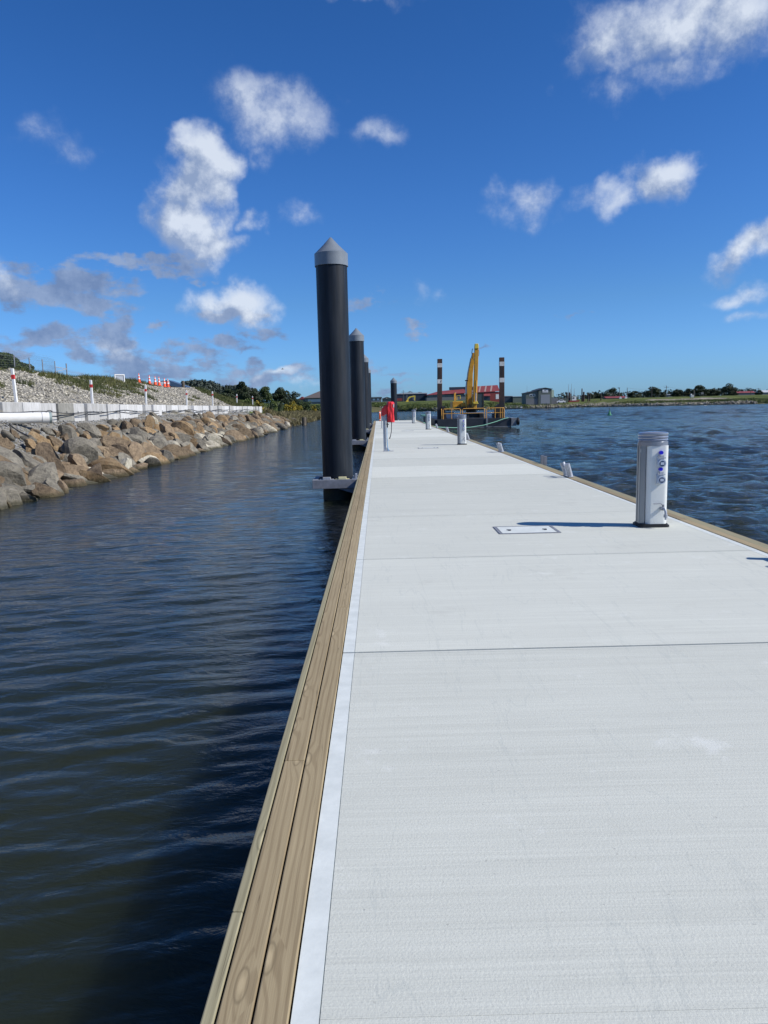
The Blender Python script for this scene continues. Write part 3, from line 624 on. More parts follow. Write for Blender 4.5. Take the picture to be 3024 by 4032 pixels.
# ------------------------------------------------------------------ hose stand with red cover, lifebuoy stand
t = thing('hose_reel_stand', 'galvanised post carrying a hose reel under a red cloth cover', 'hose stand', (.2, 26.05, DZ))
add('post', MB().box(-.045, .045, -.035, .035, .012, 1.35), 'galv', t, bevel=.006)
add('base_plate', MB().box(-.06, .30, -.12, .12, 0, .012).prism([(.05, .012), (.20, .012), (.05, .14)], 'y', -.006, .006), 'galv', t)
add('blue_hose', MB().tube([(.075, -.05, 1.25), (.085, -.06, .9), (.078, -.055, .5), (.09, -.05, .2), (.12, -.03, .02)], .013, 8), 'blue_hose', t)
add('valve', MB().cyl((.10, -.06, .99), (.10, -.06, .82), .022, n=10).cyl((.06, -.06, .93), (.16, -.06, .93), .012, n=8), 'black', t)
add('nozzle_hose', MB().tube([(.25, -.04, 1.02), (.245, -.05, .85), (.235, -.06, .68), (.20, -.07, .52), (.165, -.07, .43)], [.014, .012, .012, .012, .02], 8), 'black', t)
m = MB(); n = 40; rows = 26; vs = []                       # wrinkled cloth bag
for j in range(rows + 1):
    u = j / rows; z = 1.0 + .70 * u
    for i in range(n):
        a = 2 * PI * i / n; ca, sa = math.cos(a), math.sin(a)
        e = 1.0 if u < .93 else 1 - ((u - .93) / .07) ** 2 * .35
        q = (abs(ca) ** 3 + abs(sa) ** 3) ** (-1 / 3)
        wv = mnoise.noise(Vector((ca * 2.2, sa * 2.2, z * 3.5))) * .035 + math.sin(a * 5 + z * 9) * .006
        vs.append(((.125 * q * e + wv * .8) * ca + .42 - .03 * u * 0, (.20 * q * e + wv) * sa - .02, z))
fs = [(j * n + i, j * n + (i + 1) % n, (j + 1) * n + (i + 1) % n, (j + 1) * n + i) for j in range(rows) for i in range(n)]
m.add(vs, fs, 0, True); m.add(vs[:n][::-1], [tuple(range(n))]); m.add(vs[-n:], [tuple(range(n))])
for v in range(len(m.v)): m.v[v] = (m.v[v][0] - .2 + .0, m.v[v][1], m.v[v][2])
cov = add('red_cover', m, 'red_cloth', t)
add('cover_badge', MB().box(.315, .345, -.21, -.14, 1.50, 1.62), 'white_paint', cov)
m = MB().prism([(-.10, 1.20), (-.10, 1.43), (.0, 1.56), (.10, 1.60), (.12, 1.30)], 'y', -.16, .16)
add('side_cover', m, 'red_cloth', t, bevel=.02)
t = thing('lifebuoy_stand', 'slim post with an orange lifebuoy hung on it, beyond the hose stand', 'lifebuoy stand', (.22, 53.8, DZ))
add('post', MB().box(-.035, .035, -.03, .03, .01, 1.3), 'galv', t); add('base_plate', MB().box(-.1, .1, -.1, .1, 0, .012), 'galv', t)
rg_ = add('lifebuoy', MB().tube([(-.12, .28 * math.cos(a * PI / 12), .86 + .30 * math.sin(a * PI / 12)) for a in range(24)], .062, 10, closed=True), 'orange', t)
bnd = MB()
for k in range(4):
    a = PI / 4 + k * PI / 2; p1 = (-.12, .28 * math.cos(a - .13), .86 + .30 * math.sin(a - .13)); p2 = (-.12, .28 * math.cos(a + .13), .86 + .30 * math.sin(a + .13))
    bnd.cyl(p1, p2, .066, n=10)
add('white_band', bnd, 'white_paint', rg_)

# ------------------------------------------------------------------ riprap boulders
import bmesh
def chisel(seed, sub=3):
    r = random.Random(seed); b = bmesh.new(); bmesh.ops.create_icosphere(b, subdivisions=sub, radius=1)
    pl = []
    for k in range(r.randint(8, 11)):
        d = Vector((r.gauss(0, 1), r.gauss(0, 1), r.gauss(0, 1))).normalized(); pl.append((d, r.uniform(.34, .68)))
    sc = Vector((r.uniform(1.05, 1.5), r.uniform(.75, 1.05), r.uniform(.6, .9)))
    for v in b.verts:
        p = v.co.copy()
        for d, h in pl:
            q = p.dot(d)
            if q > h: p -= d * (q - h) * 1.0
        p += v.co * (mnoise.noise(v.co * 2.3 + Vector((seed, 0, 0))) * .03 + mnoise.noise(v.co * 6 + Vector((0, seed, 0))) * .025)
        v.co = Vector((p.x * sc.x, p.y * sc.y, p.z * sc.z)) * 1.2
    me = bpy.data.meshes.new('boulder'); b.to_mesh(me); b.free()
    me.polygons.foreach_set('use_smooth', [True] * len(me.polygons)); me.set_sharp_from_angle(angle=R(17)); return me
KINDS = [('rock_grey', 'grey'), ('rock_brown', 'brown'), ('rock_ochre', 'ochre'), ('rock_pale', 'pale')]
PR = {}
for mk, cn in KINDS:
    for q in range(9):
        me = chisel(q * 7 + len(cn)); me.materials.append(M[mk]); PR[mk, q] = me
rocks = []
y = 13.2
while y < 96:
    base = .50 if y < 45 else .50
    sx0 = np.interp(y, LB_Y, LB_X); wd = sx0 - float(wall_x(y))
    nrow = 9; taper = 1 if y < 85 else max(.25, 1 - (y - 85) / 12)
    for k in range(nrow):
        s_ = (k + rnd.uniform(-.35, .35)) / (nrow - 1)
        if s_ > .93 + .05 * rnd.random(): continue
        d = -.15 + s_ * (wd - .55) * taper
        if s_ > .62 and rnd.random() < .30: continue
        sz = rnd.choice([.20, .27, .33, .39, .45, .54]) * (1.10 if s_ < .55 else .74)
        yy = y + rnd.uniform(-.35, .35); x = sx0 - d
        rocks.append((x, yy, sz, s_))
    y += .56
rocks = [r for r in rocks if r[1] > 13]
def proj(p):
    q = ROT.transposed() @ (Vector(p) - EYE); return (CX + F * q.x / -q.z, CY - F * q.y / -q.z) if q.z < 0 else (-9e9, 0)
inv = []; rest = []
for r in rocks:
    px, py = proj((r[0], r[1], .5)); vis = px > -60
    (inv if vis else rest).append((r[1] / r[2], r, px))
inv.sort(key=lambda a: a[0]); ind = inv[:290]; rest = inv[290:] + rest
MARK = [(65, 'first marker post'), (363, 'second marker post'), (575, 'third marker post'), (735, 'fourth marker post'), (838, 'fifth marker post'), (933, 'sixth marker post')]
def place_rock(r, mk, seed):
    x, yy, sz, s_ = r; rr = random.Random(seed)
    z = max(-.12, H(x, yy)) + sz * .22
    return (x, yy, z), (rr.uniform(-.6, .6), rr.uniform(.1, .8), rr.uniform(-1.3, 1.3)), (sz * rr.uniform(.9, 1.15), sz * rr.uniform(.85, 1.1), sz * rr.uniform(.9, 1.25))
def pick(s_, rr):
    w = [.30, .38, .24, .08] if s_ > .35 else [.38, .36, .15, .11]
    u = rr.random(); a = 0
    for i, q in enumerate(w):
        a += q
        if u < a: return i
    return 0
lab = {}; made = []
for k, (_, r, px) in enumerate(ind):
    rr = random.Random(k + 11); ki = pick(r[3], rr); ki = 0 if (ki == 3 and k < 45) else ki; mk, cn = KINDS[ki]
    o = bpy.data.objects.new('boulder', PR[mk, rr.randrange(9)]); COL.objects.link(o)
    l, ro, sc = place_rock(r, mk, k); o.location = l; o.rotation_euler = ro; o.scale = sc
    size = 'big' if r[2] > .52 else ('small' if r[2] < .33 else 'middling')
    row = 'at the waterline' if r[3] < .16 else ('low on the bank' if r[3] < .42 else ('halfway up the bank' if r[3] < .7 else 'close under the block wall'))
    mkr = min(MARK, key=lambda a: abs(a[0] - px))[1]
    key = f'{size} {cn} boulder {row}, below the {mkr}'
    lab.setdefault(key, []).append((px, o)); o['category'] = 'boulder'; o['group'] = 'boulders of the rock bank'
ORD = ['first', 'second', 'third', 'fourth', 'fifth', 'sixth', 'seventh', 'eighth', 'ninth', 'tenth', 'eleventh', 'twelfth']
for key, lst in lab.items():
    lst.sort(key=lambda a: a[0])
    for i, (px, o) in enumerate(lst):
        o['label'] = key if len(lst) == 1 else key + (', leftmost' if i == 0 else (', rightmost' if i == len(lst) - 1 else f', {ORD[i]} from left'))
# the smaller far rocks as one mass
VV = []; FF = []; MI = []; off = 0; cache = {}
def arr(q, small):
    if (q, small) not in cache:
        me = chisel(q * 5 + 1, 2); v = np.array([x.co[:] for x in me.vertices]); f = np.array([p.vertices[:] for p in me.polygons]); cache[q, small] = (v, f); bpy.data.meshes.remove(me)
    return cache[q, small]
from mathutils import Euler
for k, (_, r, px) in enumerate(rest):
    rr = random.Random(k + 900); v, f = arr(rr.randrange(6), 0); l, ro, sc = place_rock(r, '', k + 500)
    m3 = np.array(Euler(ro).to_matrix()); VV.append((v * np.array(sc)) @ m3.T + np.array(l)); FF.append(f + off); off += len(v); MI += [pick(r[3], rr)] * len(f)
me = np_mesh('far_boulders', np.vstack(VV), np.vstack(FF)); me.polygons.foreach_set('material_index', MI)
tag(add('distant_boulders', me, [k[0] for k in KINDS]), 'mass of small far boulders where the rock bank runs out towards the reeds', 'boulders', kind='stuff')

M['rock_mix'] = mat('mixed_shore_rock', blotch((.10, .09, .07), (.36, .34, .28), .5, 3, use='world'), .9, spec=.2)
# stones and gravel: uncountable
ico = bmesh.new(); bmesh.ops.create_icosphere(ico, subdivisions=1, radius=1); tv = np.array([v.co[:] for v in ico.verts]); tf = np.array([[v.index for v in f.verts] for f in ico.faces]); ico.free()
def stones(name, P, size, mt, label, seed, flat=.6):
    g = np.random.RandomState(seed); n = len(P)
    sc = size[:, None] * np.stack([g.uniform(.8, 2.1, n), g.uniform(.5, 1.0, n), g.uniform(.3, .8, n) * flat / .6], -1)
    a = g.uniform(0, 6.28, n); b = g.uniform(-.6, .6, n)
    jit = 1 + g.uniform(-.42, .30, (n, len(tv), 1)); v = tv[None] * jit * sc[:, None, :]
    x = v[..., 0] * np.cos(b)[:, None] + v[..., 2] * np.sin(b)[:, None]; z = -v[..., 0] * np.sin(b)[:, None] + v[..., 2] * np.cos(b)[:, None]
    xx = x * np.cos(a)[:, None] - v[..., 1] * np.sin(a)[:, None]; yy = x * np.sin(a)[:, None] + v[..., 1] * np.cos(a)[:, None]
    V = np.stack([xx, yy, z], -1) + P[:, None, :]
    Fc = tf[None] + (np.arange(n) * len(tv))[:, None, None]
    return tag(add(name, np_mesh(name, V.reshape(-1, 3), Fc.reshape(-1, 3)), mt), label, 'stones', kind='stuff')
g = np.random.RandomState(5); n = 30000
u = g.rand(n); Yg = 20 + 70 * u ** 1.3; Xg = wall_x(Yg) - .45 - g.rand(n) * 8.2
ok = Yg < 72 + (-14 - Xg) * 1.9; Xg, Yg = Xg[ok], Yg[ok]; sz = .022 + .065 * g.rand(len(Xg)) ** 3 + .08 * (g.rand(len(Xg)) > .985)
stones('gravel_slope', np.stack([Xg, Yg, height(Xg, Yg) + sz * .2], -1), sz, 'stones', 'pale broken limestone rubble covering the slope above the block wall', 6)
n = 9000; Yg = 16 + 60 * g.rand(n) ** 1.4; sh = np.interp(Yg, LB_Y, LB_X); wd = sh - wall_x(Yg); Xg = sh - wd * (.35 + .62 * g.rand(n)); sz = .02 + .035 * g.rand(n)
stones('road_metal', np.stack([Xg, Yg, height(Xg, Yg) + .01], -1), sz, 'chips', 'loose grey chip filling the gaps between boulders under the wall', 7)

# ------------------------------------------------------------------ grass, reeds
def blades(name, P, hgt, wid, mt, label, seed, lean=.35, cat='grass'):
    g = np.random.RandomState(seed); n = len(P); a = g.uniform(0, 2 * PI, n); l = g.normal(0, lean, (n, 2)) * hgt[:, None]
    dx = np.cos(a) * wid; dy = np.sin(a) * wid
    base1 = P + np.stack([-dx, -dy, np.full(n, -.03)], -1); base2 = P + np.stack([dx, dy, np.full(n, -.03)], -1)
    mid1 = P + np.stack([l[:, 0] * .4 - dx * .7, l[:, 1] * .4 - dy * .7, hgt * .6], -1); mid2 = P + np.stack([l[:, 0] * .4 + dx * .7, l[:, 1] * .4 + dy * .7, hgt * .6], -1)
    tip = P + np.stack([l[:, 0], l[:, 1], hgt], -1); tip2 = tip + np.stack([dx * .15, dy * .15, np.zeros(n)], -1)
    V = np.stack([base1, base2, mid2, mid1, tip2, tip], 1).reshape(-1, 3); k = (np.arange(n) * 6)[:, None]
    Fc = np.vstack([k + np.array([[0, 1, 2, 3]]), k + np.array([[3, 2, 4, 5]])])
    return tag(add(name, np_mesh(name, V, Fc), mt), label, cat, kind='stuff')
def nz2(x, y, s): return np.sin(x * 1.3 * s + 1.7 * np.sin(y * .7 * s)) * np.cos(y * 1.1 * s + 1.3 * np.sin(x * .9 * s))
n = 260000; X = -g.uniform(13.6, 27, n); Y = 26 + 100 * g.rand(n) ** 1.2
cr = (X < -17.2) & (X > -22.5) & (Y < 66); patch = nz2(X, Y, .55)
keep = (cr & (Y > 33) & (patch + .9 * sstep(-17, -20, X) * 1 + .5 * np.exp(-((Y - 47) / 11) ** 2) > .85)) | (Y > 72 + (-14 - X) * 1.9) & (nz2(X, Y, .3) > -.7) | ((X > -17) & (X < -14.5) & (nz2(X, Y, .9) > .86) & (Y < 70)) | ((X < -15.2) & (X > -18.5) & (Y > 30) & (Y < 52) & (nz2(X, Y, .7) > .62))
X, Y = X[keep], Y[keep]; hh = g.uniform(.08, .30, len(X)) * (1 + .5 * nz2(X, Y, 1.9))
blades('bank_grass', np.stack([X, Y, height(X, Y)], -1), hh, np.full(len(X), .006) + Y * .00016, 'grass_dk', 'rank green grass along the crest of the rubble bank', 8)
n = 110000; Y = 90 + 150 * g.rand(n); sh = np.interp(Y, LB_Y, LB_X); X = sh - g.uniform(-.4, 26, n) ; ok = (nz2(X, Y, .22) > -.5); X, Y = X[ok], Y[ok]
hh = g.uniform(.25, .7, len(X)); blades('meadow_grass', np.stack([X, Y, height(X, Y)], -1), hh, np.full(len(X), .012) + Y * .00016, 'grass', 'green meadow grass on the low bank beyond the wall', 9)
n = 26000; Y = 86 + 150 * g.rand(n) ** 1.1; sh = np.interp(Y, LB_Y, LB_X); X = sh - g.uniform(-.7, 2.6, n); hh = g.uniform(.3, .95, n)
blades('reed_bed', np.stack([X, Y, np.maximum(height(X, Y), -.1)], -1), hh, np.full(n, .03) + Y * .0002, 'reed', 'dry brown reeds standing at the water edge beyond the boulders', 10, .18, 'reeds')
n = 100000; X = g.uniform(-30, 190, n); fy = np.interp(X, FB_X, FB_Y); Y = fy + g.uniform(.3, 13, n) ** 1.0; low = (X > 58) & (X < 90)
ok = ~low | (g.rand(n) < .12); X, Y = X[ok], Y[ok]; hh = g.uniform(.4, 1.5, len(X)) * np.where(nz2(X, Y, .25) > 0, 1.25, .8)
hh = np.where(X > 95, hh * .6, hh)
blades('far_bank_scrub', np.stack([X, Y, height(X, Y)], -1), hh * .48, np.full(len(X), .05), 'grass', 'rough green scrub along the far shore', 11, .4, 'scrub')
n = 1500; X = np.concatenate([g.uniform(0, 40, 300), g.uniform(84, 128, 1000), g.uniform(40, 84, 200)]); fy = np.interp(X, FB_X, FB_Y); Y = fy + g.uniform(-.2, 2.2, n); sz = g.uniform(.2, .48, n)
stones('far_shore_rocks', np.stack([X, Y, np.maximum(height(X, Y), 0) + .2], -1), sz, 'rock_mix', 'pale rocks scattered along the far shoreline', 12)

# ------------------------------------------------------------------ concrete block wall
order = []
y = 18.6; k = 0
L = 1.42
while y < 86:
    xa, xb = float(wall_x(y)), float(wall_x(y + L)); a = math.atan2(-(xb - xa), L)
    t_ = (y - 18) / 68
    z0 = 1.80 - .14 * t_; hgt = .66 - .02 * t_ + rnd.uniform(-.015, .015)
    jog = rnd.uniform(-.10, .10); 
    dk = (k in (0, 3, 8)) 
    order.append((xa + jog, y, z0, a + rnd.uniform(-.07, .07), hgt, dk)); y += L + rnd.uniform(.03, .08); k += 1
ORDN = ['first', 'second', 'third', 'fourth', 'fifth', 'sixth', 'seventh', 'eighth', 'ninth', 'tenth', 'eleventh', 'twelfth', 'thirteenth', 'fourteenth', 'fifteenth', 'sixteenth', 'seventeenth', 'eighteenth', 'nineteenth', 'twentieth', 'twenty first', 'twenty second', 'twenty third', 'twenty fourth', 'twenty fifth']
for i, (x, y, z0, a, h, dk) in enumerate(order):
    o = thing('concrete_block', '', 'concrete block', (x, y, z0), a, 'concrete blocks of the retaining wall')
    j = len(order) - 1 - i
    o['label'] = ('darker stained' if dk else 'pale grey') + ' concrete wall block, ' + (ORDN[i] + ' from the near end' if i <= j else (ORDN[j] + ' from the far end'))
    add('body', MB().box(-.6, 0, 0, L, -.25, h), 'block_dk' if dk else 'block', o, bevel=.018)
    if y < 60: add('lifting_recess', MB().box(-.01, .004, L * .5 - .04, L * .5 + .04, h * .42, h * .42 + .05), 'dark', o)
# white/red marker posts behind the wall
mp = [((47.5, 1451), (65, 1578), 28.6), ((357, 1496.5), (363, 1581), 34.5), ((572.5, 1518), (575, 1590), 43.5), ((734, 1537), (735, 1594), 53), ((836, 1541), (837.5, 1594), 62), ((932, 1552), (933, 1596), 74), ((994, 1559.5), (995, 1596), 85)]
for i, (tp_, bp, Yp) in enumerate(mp):
    for _ in range(12): Yp = .5 * Yp + .5 * Yp * (float(wall_x(Yp)) - .82) / at(*bp, Yp).x
    top = at(*tp_, Yp); x = at(*bp, Yp).x; zb = 2.1
    o = thing('marker_post', 'white marker post with a red band behind the wall, ' + (['nearest and leaning', 'second from left', 'third from left', 'fourth from left', 'fifth from left', 'sixth from left', 'farthest along the wall'][i]), 'marker post', (x, Yp, zb), 0, 'marker posts behind the block wall')
    d = Vector((top.x - x, 0, top.z - zb)); w = .10
    add('post', MB().bar((0, 0, 0), d, w, w), 'white_paint', o, bevel=.01)
    add('red_band', MB().bar(d * .76, d * .86, w + .006, w + .006), 'red_tape', o)
# capped pipe
p1 = at(-260, 1640, 24.3); p2 = at(190, 1645, 26.0); p1.z = 1.93; 
o = thing('capped_pipe', 'large white plastic pipe with a grey end cap lying on the bank against the wall', 'pipe', p2); q = p1 - p2
add('pipe', MB().cyl((0, 0, 0), q, .185, n=32), 'pvc', o)
add('collar', MB().cyl(-q.normalized() * .02, q.normalized() * .2, .20, n=32), 'pvc', o)
add('end_cap', MB().cyl(-q.normalized() * .10, -q.normalized() * .021, .192, n=32), 'pvc_cap', o)
st = MB().tube([(-q.normalized() * .05 + Vector((.05 * math.cos(a), 0, .0)) + Vector((0, .12 * math.cos(a), .19 + .06 * math.sin(a)))) for a in np.linspace(0, PI, 9)], .015, 6)
add('strap', st, 'cable', o)
# black cables along the wall face, and the hose running down the rocks
for nm, lb, dz, am, sd in (('power_cable', 'upper black cable strung along the wall blocks', .30, .035, 1), ('power_cable', 'lower sagging black cable along the wall blocks', .22, .05, 2)):
    pts = []; r2 = random.Random(sd)
    for y in np.arange(19, 84, .55):
        t_ = (y - 18) / 68; pts.append((float(wall_x(y)) + .11, y, 1.80 - .14 * t_ + dz + am * math.sin(y * .5 + sd) + .03 * math.sin(y * 1.3 + sd * 2)))
    tag(add(nm, MB().tube(pts, .017, 6), 'cable'), lb, 'cable', 'black cables on the block wall')
a_ = gnd(28, 1665, 1.75); pts = [(float(wall_x(25)) + .45, 25.2, 1.72), (-11.6, 24.4, 1.45), (-10.9, 23.8, 1.15), (-10.3, 23.3, .95)]
pts = [at(24, 1660, 25.2), at(50, 1682, 24.6), at(80, 1702, 24.1), at(112, 1718, 23.6)]
tag(add('black_hose', MB().tube(pts, .025, 6), 'cable'), 'straight black hose running down the boulders from under the pipe', 'hose')

# ------------------------------------------------------------------ crest furniture
for i, (px, pb, hp, Yc) in enumerate(((548, 1507, 34, 64), (589, 1514, 34, 65.5), (611.5, 1518, 34, 67), (627, 1519, 33, 68), (648.5, 1524, 33, 70), (662, 1524, 30, 71))):
    b = at(px, pb, Yc); h = hp * Yc / F * 1.04
    if i == 0:
        o = thing('traffic_cone', 'x', 'traffic cone', b, 0, 'traffic cones on the bank crest')
        add('base', MB().box(-.19, .19, -.19, .19, 0, .035), 'cone', o); add('cone', MB().lathe([(.135, .035), (.03, .76), (.025, .77)], n=20), 'cone', o)
        add('white_band', MB().lathe([(.102, .30), (.085, .42)], n=20).lathe([(.067, .54), (.050, .66)], n=20), 'white_paint', o); c0 = o
        k0 = h / .77
    else: o = copy_tree(c0)
    put(o, b, 0, 'orange and white traffic cone on the bank crest, ' + ['leftmost and apart', 'second from left', 'third from left', 'fourth from left', 'fifth from left', 'rightmost'][i], h / .77)
b = at(660, 1512, 76); o = thing('barrier_board', 'low white and orange barrier board standing behind the traffic cones', 'barrier', at(620, 1520, 76))
x0 = at(596, 1512, 76).x - o.location.x; x1 = at(668, 1512, 76).x - o.location.x
add('board', MB().box(x0, x1, 0, .05, .15, .42), 'white_paint', o); add('stripe', MB().box(x0 + .3, x0 + .55, -.004, .054, .15, .42).box(x1 - .4, x1 - .15, -.004, .054, .15, .42), 'cone', o)
for x in (x0 + .1, x1 - .1): add('leg', MB().box(x - .04, x + .04, -.02, .07, -.3, .15), 'dark', o)
o = thing('shed_roof', 'low blue grey roofed shelter behind the crest beside the cones', 'shelter', at(690, 1528, 92)); 
add('roof', MB().prism([(-2.2, .75), (-.6, .95), (2.2, -.1), (2.2, -.2), (-2.2, .6)], 'y', -1, 1.5), 'tarp', o); add('wall', MB().box(-2.1, 1.4, -.9, 1.4, -1.2, .2), 'grey_wall', o)
s_ = at(472, 1494, 58); o = thing('sign_frame', 'white square board frame standing in the grass on the crest', 'sign', (s_.x, 58, s_.z - .25), R(35)); w = .38
add('frame', MB().box(-w, -w + .07, 0, .12, 0, .64).box(w - .07, w, 0, .12, 0, .64).box(-w + .07, w - .07, 0, .12, .56, .64), 'white_paint', o)
add('panel', MB().box(-w + .07, w - .07, .05, .09, .02, .56), 'galv', o)
b = at(722, 1532, 80); tag(add('timber_bollard', MB().lathe([(.17, -.5), (.17, .84), (.15, .86)], n=14), 'wood_old', None, b), 'short thick round timber post at the end of the crest', 'post')
# wire fence with bare steel posts
fp = [(-30, 1385, 46), (54, 1397, 48.5), (114, 1408, 51.5), (165.6, 1415, 54.5), (215, 1421.7, 58)]
o = thing('wire_fence', 'tall see-through wire fence on bare steel posts along the bank crest', 'fence', at(54, 1480, 48.5)); ol = o.location.copy(); tops = []
for (px, py, Yf_) in fp:
    t_ = at(px, py, Yf_); tops.append(t_); b = Vector((t_.x, t_.y, H(t_.x, t_.y) - .2))
    add('fence_post', MB().cyl(b - ol, t_ - ol, .035, n=8), 'galv_dull', o)
m = MB()
for a, b in zip(tops, tops[1:]):
    n_ = int((b - a).length / .14)
    for k in range(n_):
        p = a.lerp(b, k / n_); zb = H(p.x, p.y) - .1; m.bar(Vector((p.x, p.y, zb)) - ol, Vector((p.x, p.y, zb + 1.75)) - ol, .004)
    for z in np.arange(.1, 1.8, .14):
        m.bar(Vector((a.x, a.y, H(a.x, a.y) + z)) - ol, Vector((b.x, b.y, H(b.x, b.y) + z)) - ol, .004)
    m.bar(a - Vector((0, 0, .1)) - ol, b - Vector((0, 0, .1)) - ol, .006); m.bar(a - Vector((0, 0, .35)) - ol, b - Vector((0, 0, .35)) - ol, .006)
add('wire_mesh', m, 'mesh_wire', o)
g1, g2 = at(217, 1444, 58.5), at(262, 1452, 60.5); o = thing('steel_gate', 'open framed steel gate with a diagonal brace at the end of the fence', 'gate', (g1.x, g1.y, H(g1.x, g1.y))); ol = o.location.copy()
t2 = at(260.5, 1431, 60.5); add('gate_post', MB().cyl(Vector((t2.x, t2.y, ol.z - .4)) - ol, t2 - ol, .05, n=8), 'galv_dull', o)
add('gate_frame', MB().bar(g1 - ol, g2 - ol, .045).bar(at(218, 1463, 58.5) - ol, at(262, 1453, 60.5) - ol, .045).bar(g1 - ol, Vector((g1.x, g1.y, ol.z)) - ol, .04), 'galv', o)

# ------------------------------------------------------------------ foliage
def leaves(lobes, n, size, seed):
    """many small tilted leaf quads through ellipsoid lobes (c, r)"""
    g = np.random.RandomState(seed); vol = np.array([l[1][0] * l[1][1] * l[1][2] for l in lobes]) ** .7; pr = vol / vol.sum()
    li = g.choice(len(lobes), n, p=pr); C = np.array([l[0] for l in lobes])[li]; Rr = np.array([l[1] for l in lobes])[li]
    d = g.normal(size=(n, 3)); d /= np.linalg.norm(d, axis=1)[:, None]; rad = g.uniform(.55, 1.08, n) ** .6
    P = C + d * Rr * rad[:, None]
    nrm = d + g.normal(0, .7, (n, 3)); nrm /= np.linalg.norm(nrm, axis=1)[:, None]
    a = np.cross(nrm, g.normal(size=(n, 3))); a /= np.linalg.norm(a, axis=1)[:, None]; b = np.cross(nrm, a)
    s_ = size * g.uniform(.5, 1.2, n)[:, None]
    V = np.stack([P - a * s_ - b * s_ * .6, P + a * s_ * .3 - b * s_ * .9, P + a * s_ + b * s_ * .5, P - a * s_ * .4 + b * s_], 1).reshape(-1, 3)
    return np_mesh('foliage', V, np.arange(n * 4).reshape(-1, 4))
def tree(name, label, cat, x, y, zb, w, h, mt, seed, n=900, leaf=.35, trunk=.25, group=None, shape='round', dep=None, skirt=False):
    r = random.Random(seed); o = thing(name, label, cat, (x, y, zb), 0, group); lobes = []; dep = dep or w * .7
    zl = h * trunk
    nl = max(6, int(7 + w / 1.2)); 
    for k in range(nl):
        u = r.uniform(-1, 1); v = r.uniform(-1, 1); top = (1 - abs(u) ** 2.2) ** .5 if shape == 'round' else (1 - .75 * abs(u))
        rr = r.uniform(.14, .24) * min(w, h) * 1.1
        zz = zl + rr * .6 + (h - zl - rr * 1.3) * top * r.uniform(.25, 1.0)
        lobes.append(((u * (w / 2 - rr * .8), v * dep / 2 * .7, zz), (rr * r.uniform(1, 1.5), rr, rr * r.uniform(.6, .9))))
    lobes.append(((0, 0, h - min(w, h) * .16), (w * .2, w * .18, min(w, h) * .16)))
    if skirt: lobes.append(((0, 0, h * .3), (w * .45, dep * .4, h * .28)))
    me = leaves(lobes, n, leaf, seed); cr = add('crown', me, mt, o)
    tr = MB().cyl((0, 0, -.5), (r.uniform(-.1, .1) * w, 0, h * .55), max(.06, h * .035), max(.03, h * .018), 8)
    for L_ in lobes[:5]: tr.cyl((0, 0, h * .22), L_[0], h * .016, h * .006, 6)
    add('trunk', tr, 'bark', o); return o
def far_tree(pl_, pr_, pt, Y, name, label, cat, mt, seed, n=900, trunk=.2, shape='round', group='trees on the far bank', pb=None, skirt=False):
    a, b = at(pl_, pt, Y), at(pr_, pt, Y); x = (a.x + b.x) / 2; w = b.x - a.x; top = at((pl_ + pr_) / 2, pt, Y).z; zb = H(x, Y) - .2 if pb is None else at((pl_ + pr_) / 2, pb, Y).z
    return tree(name, label, cat, x, Y, zb, w, max(1, top - zb), mt, seed, int(n * 2.4), leaf=max(.13, w * .030), trunk=trunk, group=group, shape=shape, skirt=skirt)
# right side of the far shore (image columns measured on the photograph give bearing and size; each stands at its own distance)
FT = [(2300, 2342, 1550, 395, 'dark low tree between the timber piles and the boat yard', 1), (2325, 2372, 1547, 400, 'rounded dark tree behind the boat yard masts', 2), (2370, 2402, 1545, 405, 'small dark tree just left of the tall leaning pine', 3),
      (2425, 2455, 1548, 400, 'low dark tree behind the red roofed cottage', 4), (2470, 2530, 1540, 400, 'spreading low dark tree right of the cottage', 5),
      (2532, 2602, 1522, 380, 'broad dark tree with a flat top left of the power pole', 6), (2598, 2624, 1543, 385, 'small bushy tree touching the power pole', 7), (2643, 2692, 1532, 390, 'dark tree at the left of the thick clump', 8),
      (2688, 2732, 1529, 385, 'middle dark tree of the thick clump', 9), (2715, 2788, 1517, 380, 'largest dome shaped dark tree of the thick clump', 10), (2778, 2838, 1531, 385, 'low dome shaped tree right of the thick clump', 11),
      (2840, 2900, 1509, 380, 'tall ragged pine standing over the low trees', 12), (2862, 2906, 1535, 378, 'low dark tree at the foot of the ragged pine', 13), (2976, 3004, 1536, 400, 'small round tree near the far right houses', 14)]
for i, (a, b, t_, Y, lb, sd) in enumerate(FT):
    far_tree(a, b, t_, Y, 'shelter_tree', lb, 'tree', 'leaf_dark', 40 + sd, 1000, .12 if b - a < 60 else .2, skirt=True)
far_tree(2394, 2432, 1526, 385, 'leaning_pine', 'tall open topped leaning pine above the cottage', 'tree', 'leaf_dark', 77, 650, .45)
far_tree(2082 - 20, 2092, 1541, 420, 'small_tree', 'small dark tree behind the green grey shed', 'tree', 'leaf_dark', 78, 400, .2)
far_tree(1590, 1640, 1540, 430, 'bare_tree', 'brown leafless tree behind the navy shed, left one', 'tree', 'leaf_bare', 79, 500, .2)
far_tree(1640, 1668, 1543, 430, 'bare_tree', 'brown leafless tree behind the navy shed, right one', 'tree', 'leaf_bare', 80, 350, .2)
